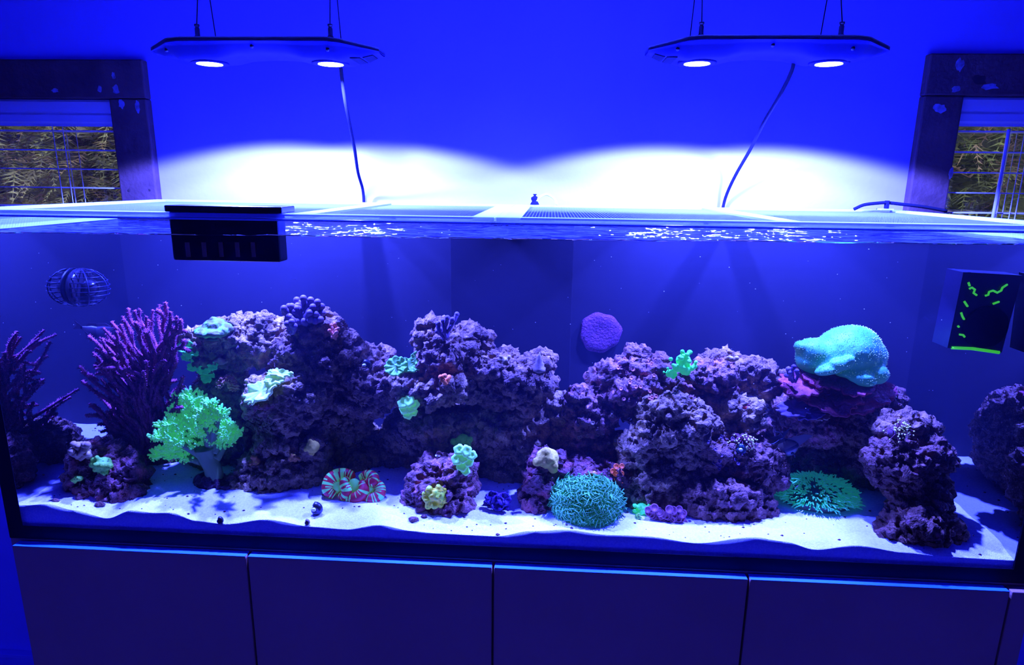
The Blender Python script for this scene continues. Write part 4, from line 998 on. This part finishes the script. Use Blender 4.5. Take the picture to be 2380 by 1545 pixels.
# ------------------------------------------------------------------ deep blue clam
b = on_sand(1155, 1192); Y = b.y + .025; s = sc(Y)
t = thing('giant_clam', 'deep blue ruffled clam standing alone on the sand', 'clam', b)
for k, (px, py, w, h, nn) in enumerate(((1140,1178,19,20,(-.3,-.9,.3)),(1166,1178,18,22,(.2,-.9,.3)),(1146,1158,18,16,(-.1,-.75,.65)),(1170,1160,18,15,(.3,-.75,.6)),(1157,1168,17,18,(0,-.9,.4)))):
    sheet('mantle_fold', 'clam_blue', t, at(px, py, Y - .004*k), w*s, h*s, nn, 300 + k, .14, 5, .35, .005, jag=.05)
fuse('shell', 'clam_blue', t, [(at(1155, 1178, Y + .014), (27*s, .02, 19*s))], .003, [(FINE, .003, .5)])

# ------------------------------------------------------------------ snails, shells, fish
def turbo(name, label, px, py, r, m, spot=None, sand_=True, Y=None):
    p = on_sand(px, py + r * .8) if sand_ else hit(px, py)[0]
    if Y is not None: p = at(px, py, Y)
    s = sc(p.y); c = p + (Vector((0, 0, r*s*.75)) if sand_ else Vector((0, -r*s*.5, 0)))
    t = thing(name, label, 'snail', p); g = G(); k = 40; pts = []; rr = []
    for i in range(k):          # coiled shell
        u = i / (k - 1); a = u * 4.6 * PI; q = .62 * u ** 1.3
        pts.append(c + Vector((math.cos(a)*q, -.55 + .62*u - .1, math.sin(a)*q)) * r * s); rr.append((.06 + .5 * u ** 1.4) * r * s)
    g.tube(pts, rr, 12).build('shell', m, t)
    if spot: G().ball(c + Vector((-.12, -.72, .30)) * r * s, r * s, 6, 10, (.36, .22, .28)).build('pale_patch', spot, t, label='white patch on the shell')
turbo('turban_snail', 'black turban snail with a white patch, on the sand left of the brain coral', 736, 1180, 17, 'snail_dark', 'snail_white')
turbo('turban_snail', 'dark round snail with a white spot on the bridging rock', 853, 848, 14, 'snail_dark', 'snail_white', False)
turbo('turban_snail', 'round blue snail under the torch coral', 1718, 1042, 14, 'snail_blue', 'snail_white', False)
turbo('sand_snail', 'tiny dark snail near the front pane left of the turban snail', 512, 1208, 10, 'snail_dark')
turbo('sand_snail', 'tiny grey snail on the sand just left of the black turban snail', 714, 1212, 8, 'shell_lilac')
p, n = hit(1255, 845); Y = p.y - .012; s = sc(Y)
t = thing('spiral_shell', 'lilac spiral shell standing on the right end of the centre shelf', 'shell', at(1255, 860, Y))
G().lathe([(.2*26*s, 0), (14*s, 4*s), (15*s, 12*s), (11*s, 15*s), (11.5*s, 22*s), (8*s, 25*s), (8.5*s, 31*s), (5*s, 34*s), (5.5*s, 39*s), (2*s, 43*s), (.6*s, 50*s)], 16, Matrix.Translation(at(1253, 866, Y))).build('whorls', 'shell_lilac', t)
def fish(label, c, L_, H, W, heading, mb, mt=None, bars=None, fin=1.0):
    """heading: unit vector from tail to nose"""
    t = thing('reef_fish', label, 'fish', c, 'reef fish'); d = nrm(heading); side = d.cross(Vector((0, 0, 1))).normalized(); upv = side.cross(d)
    prof = [(-.5, .10), (-.42, .13), (-.3, .24), (-.12, .42), (.06, .5), (.22, .46), (.36, .32), (.46, .16), (.5, .04)]
    v = []; f = []; n = 14
    for u, h in prof:
        for j in range(n):
            a = 2*PI*j/n; v.append(Vector(c) + d*u*L_ + upv*math.sin(a)*h*H + side*math.cos(a)*h*W)
    for i in range(len(prof) - 1):
        for j in range(n): f.append((i*n+j, i*n+(j+1)%n, (i+1)*n+(j+1)%n, (i+1)*n+j))
    f.append(tuple(range(n))); f.append(tuple((len(prof)-1)*n + j for j in range(n))[::-1])
    o = mk('body', v, f, mb, t)
    if mt:
        o.data.materials.append(MATS[mt])
        for q in o.data.polygons:
            r = q.index // n
            if (bars is None and r < 4) or (bars is not None and r in bars): q.material_index = 1
    def fn(nm, pts, m=None):
        P_ = [Vector(c) + d*a*L_ + upv*b_*H for a, b_ in pts]; k = len(P_); vv = [q + side*.0006 for q in P_] + [q - side*.0006 for q in P_]
        mk(nm, vv, [tuple(range(k)), tuple(range(k, 2*k))[::-1]] + [(i, (i+1) % k, k + (i+1) % k, k + i) for i in range(k)], m or (mt or mb), t, smooth=False)
    fn('tail_fin', [(-.46, .10), (-.78, .36*fin), (-.68, 0), (-.78, -.36*fin), (-.46, -.10)])
    fn('dorsal_fin', [(.22, .44), (.02, .72*fin), (-.22, .56*fin), (-.36, .2)], mb); fn('anal_fin', [(.0, -.46), (-.12, -.74*fin), (-.28, -.48*fin), (-.36, -.2)], mb)
    for sg in (-1, 1): G().ball(Vector(c) + d*.38*L_ + upv*.08*H + side*sg*W*.26, H*.065, 5, 8).build('eye', 'eye_black', t)
    return t
fish('slim violet fish with an orange tail half behind the craggy rock', at(1738, 949, .20), .034, .013, .008, (.95, 0, -.28), 'fish_violet', 'fish_orange')
c = at(1828, 1038, .19); t = fish('black-banded silver fish with long trailing fins in the dark gap', c, .044, .052, .014, (.55, -.2, -.8), 'fish_silver', 'fish_black', (0, 1, 4, 7), 1.6)
for a, e, q in (((1812, 1022), (1770, 1030), (1795, 1032)), ((1818, 1015), (1802, 1003), (1815, 1006)), ((1840, 1050), (1848, 1062), (1846, 1055))):
    G().tube(bez([at(*a, .19), at(*q, .188), at(*e, .187)], 5), .0016, 6).build('trailing_fin', 'fish_black', t)
fish('dark fish hovering in the dim water left of the purple sea whip', at(238, 772, .33), .075, .034, .014, (-.95, -.1, -.28), 'fish_dark')
p = at(430, 907, .19)
fish('small pale lilac fish peeping out between the sea whip and the green tree coral', p, .03, .018, .010, (.8, -.4, -.3), 'shell_lilac')

# ------------------------------------------------------------------ equipment in the tank
# slotted black box on the front pane
t = thing('overflow_weir', 'black slotted box hanging inside the front pane at the upper left', 'box', at(525, 605, .03)); yb = .013
p0 = at(402, 605, yb); p1 = at(651, 605, yb); zt = TH + .0095
G().box((p0.x, yb, p0.z), (p1.x, yb + .038, zt), .004).build('body', 'black_acrylic', t, smooth=False)
G().box((at(392, 490, yb).x, -.001, zt), (at(662, 490, yb).x, yb + .048, zt + .012), .002).build('top_cover', 'black_acrylic', t, smooth=False)
for px in (437, 475, 514, 552, 589):
    a, b_ = at(px - 3.5, 597, yb), at(px + 3.5, 563, yb); G().box((a.x, yb - .0008, a.z), (b_.x, yb + .003, b_.z)).build('slot', 'weir_slot', t, smooth=False)
# circulation pump on the left pane
c = at(206, 668, .285); c.x = IX0 + .002
t = thing('wave_pump', 'dark caged wave pump on the left side pane', 'pump', c); r = .044
G().lathe([(r*.5, 0), (r*1.02, 0), (r*1.05, .008), (r*.9, .014), (r*.4, .016)], 24, Matrix.Translation(c) @ Matrix.Rotation(PI/2, 4, 'Y')).build('mount', 'pump_shell', t)
for k in range(8):
    h = -.85 + 1.7 * k / 7; rr = math.sqrt(1 - h*h); G().tube([c + Vector((math.sin(a)*rr*r*1.35 + .010, -math.cos(a)*rr*r, h*r)) for a in [PI*i/12 for i in range(13)]], .0011, 5).build('cage_bar', 'pump_cage', t)
for k in range(3):
    a = PI*(.22 + .28*k); G().tube([c + Vector((math.sin(a)*math.cos(e)*r*1.35 + .010, -math.cos(a)*math.cos(e)*r, math.sin(e)*r)) for e in [-1.4 + 2.8*i/12 for i in range(13)]], .0014, 5).build('cage_rib', 'pump_cage', t)
G().ball(c + Vector((.028, 0, 0)), .02, 8, 12).build('propeller_hub', 'pump_shell', t)
# black pump with the green lit grille on the right
yp = .115; t = thing('gyre_pump', 'black pump housing with glowing green grille at the upper right', 'pump', at(2262, 815, yp))
A, B, C_, D = at(2203, 808, yp), at(2328, 820, yp), at(2376, 640, yp), at(2240, 632, yp); q = Vector((0, .05, 0))
mk('housing', [A, B, C_, D, A + q, B + q, C_ + q, D + q], [(0, 1, 2, 3), (7, 6, 5, 4), (0, 4, 5, 1), (1, 5, 6, 2), (2, 6, 7, 3), (3, 7, 4, 0)], 'pump_shell', t, smooth=False)
mk('side_plate', [D + Vector((-.002, -.002, 0)), D + Vector((.012, -.002, 0)), A + Vector((.012, -.002, 0)), A + Vector((-.002, -.002, 0)), D + Vector((-.002, .05, 0)), D + Vector((.012, .05, 0)), A + Vector((.012, .05, 0)), A + Vector((-.002, .05, 0))], [(0, 1, 2, 3), (7, 6, 5, 4), (0, 4, 5, 1), (1, 5, 6, 2), (2, 6, 7, 3), (3, 7, 4, 0)], 'pump_side', t, smooth=False)
M = Matrix.Translation(at(2290, 760, yp)) @ Matrix.Rotation(PI/2, 4, 'X')
s = sc(yp); G().lathe([(6*s, .004), (44*s, .004), (47*s, .002), (47*s, -.003)], 30, M).build('rotor_cover', 'black_rubber', t)
def strip(pts, w):
    g = G(); P_ = [at(x, y, yp - .003) for x, y in pts]; g.tube(P_, w, 5).build('grille_segment', 'grille_green', t, label='glowing green grille segment')
for pts in ([(2251,656),(2254,664)], [(2253,671),(2259,668),(2266,673),(2263,681),(2270,686)], [(2290,687),(2297,685),(2299,678),(2308,675)], [(2308,675),(2318,680),(2327,675),(2330,668),(2341,661)], [(2308,706),(2322,701)], [(2241,700),(2249,712)], [(2234,726),(2237,735),(2241,742)], [(2226,757),(2229,760)], [(2230,777),(2238,778),(2242,783)]): strip(pts, .0021)
G().tube([at(2212, 808, yp - .003), at(2260, 810, yp - .003), at(2322, 819, yp - .003)], .0034, 6).build('foot_strip', 'grille_green', t, label='green strip along the foot')
# purple crusted disc on the rear panel
c = at(1395, 773, IY - .002); s = sc(IY)
t = thing('magnet_disc', 'round purple crusted disc on the rear panel above the reef', 'disc', c)
v = []; f = []; n = 48
for i in range(9):
    u = i / 8
    for j in range(n):
        a = 2*PI*j/n; k = 1 + .035*math.sin(3*a + 1) + .03*math.sin(8*a) * u
        v.append(c + Vector((math.cos(a)*48*s*u*k, -.008 + .0008*math.sin(u*9) + (.011 if i == 8 else 0), math.sin(a)*47*s*u*k)))
for i in range(8):
    for j in range(n): f.append((i*n+j, (i+1)*n+j, (i+1)*n+(j+1)%n, i*n+(j+1)%n))
mk('crust', v, f, 'coralline_disc', t)

# ------------------------------------------------------------------ on the rim
c = at(1243, 484, .66); c.z = TH + .0098; yv = c.y - .02; c.y = yv; s = sc(yv)
t = thing('dosing_valve', 'small black valve with a clear hose on the back rim', 'valve', c)
G().lathe([(10*s, 0), (8*s, 4*s), (6*s, 7*s), (8*s, 11*s), (8*s, 15*s), (3*s, 18*s), (2*s, 20*s), (4*s, 21*s), (4*s, 22.5*s)], 14, Matrix.Translation(c)).build('body', 'black_rubber', t)
G().tube(bez([c + Vector((3*s, -.004, 8*s)), c + Vector((12*s, -.004, 17*s)), c + Vector((26*s, 0, 22*s)), c + Vector((42*s, 0, 13*s)), c + Vector((48*s, 0, 1*s))], 6), .0035, 8).build('hose', 'clear_tube', t)
yv = .60
cab_ = [at(1985, 486, yv), at(2008, 476, yv), at(2040, 472, yv), at(2062, 471, yv), at(2100, 475, yv), at(2150, 481, yv), at(2200, 490, yv)]
t = thing('pump_cable', 'black cable arching over the right end of the mesh lid', 'cable', at(2062, 487, yv))
G().tube(bez(cab_, 6), .0042, 8).build('cable', 'black_rubber', t)
cc = at(2060, 480, yv); G().box((cc.x - .018, yv - .014, TH + .0098), (cc.x + .014, yv + .014, TH + .0138), .001).build('clip_base', 'lid_frame', t, smooth=False)
G().box((cc.x - .003, yv - .007, TH + .0136), (cc.x + .004, yv + .007, at(2062, 466, yv).z), .001).build('clip', 'black_rubber', t, smooth=False)

# ------------------------------------------------------------------ shell bits and dark grains on the sand
R = random.Random(77); g = G()
for _ in range(420):
    x, y = R.uniform(IX0 + .03, IX1 - .03), R.uniform(.02, IY - .03); r = R.choice((.0012, .0016, .002, .003)); c = Vector((x, y, sand_h(x, y - .0102) + r*.2))
    g.add([c + Vector((r, 0, 0)), c - Vector((r*1.4, 0, 0)), c + Vector((0, r, 0)), c - Vector((0, r, 0)), c + Vector((0, 0, r*.7)), c - Vector((0, 0, r))], [(0, 2, 4), (2, 1, 4), (1, 3, 4), (3, 0, 4), (2, 0, 5), (1, 2, 5), (3, 1, 5), (0, 3, 5)])
o = g.build('sand_debris', 'debris', origin=(1.0, .2, .05)); tag(o, 'scattered dark grains and shell bits on the white sand', 'debris', kind='stuff')
for k, (px, py, r, lab) in enumerate(((130, 1160, 9, 'dark pebble on the sand near the left corner seam'), (960, 1203, 12, 'small dark rubble piece at the foot of the cubic rock'), (985, 1198, 8, 'grey pebble beside the dark rubble piece'), (232, 1168, 12, 'purple rubble at the foot of the squat left rock'), (1157, 1240, 6, 'tiny round pebble by the front pane in the middle'), (2310, 1222, 9, 'purple pebble on the sand near the right side pane'))):
    p = on_sand(px, py + r * .5); s = sc(p.y)
    bm = bmesh.new(); blob(bm, p + Vector((0, 0, r*s*.3)), (r*s, r*s*.7, r*s*.5)); blob(bm, p + Vector((r*s*.6, 0, r*s*.2)), (r*s*.6, r*s*.5, r*s*.4))
    o = place(sculpt(bm, .0018, [(FINE, .005, .5)]), 'pebble', 'rock_dark'); tag(o, lab, 'pebble', 'pebbles on the sand')

# ------------------------------------------------------------------ specks drifting in the water
mat('speck', (0.8, 0.8, 0.5), rough=0.8)
R = random.Random(123); g = G()
for _ in range(120):
    c = Vector((R.uniform(.05, 1.95), R.uniform(.03, .40), R.uniform(.30, .61))); r = R.uniform(.0003, .0007)
    g.add([c + Vector((r*2, 0, 0)), c + Vector((-r, r, 0)), c + Vector((-r, -r, 0)), c + Vector((0, 0, r*1.6))], [(0, 1, 3), (1, 2, 3), (2, 0, 3), (0, 2, 1)])
o = g.build('marine_snow', 'speck', origin=(1.0, .2, .45), smooth=False); tag(o, 'tiny pale specks drifting in the open water above the reef', 'specks', kind='stuff')
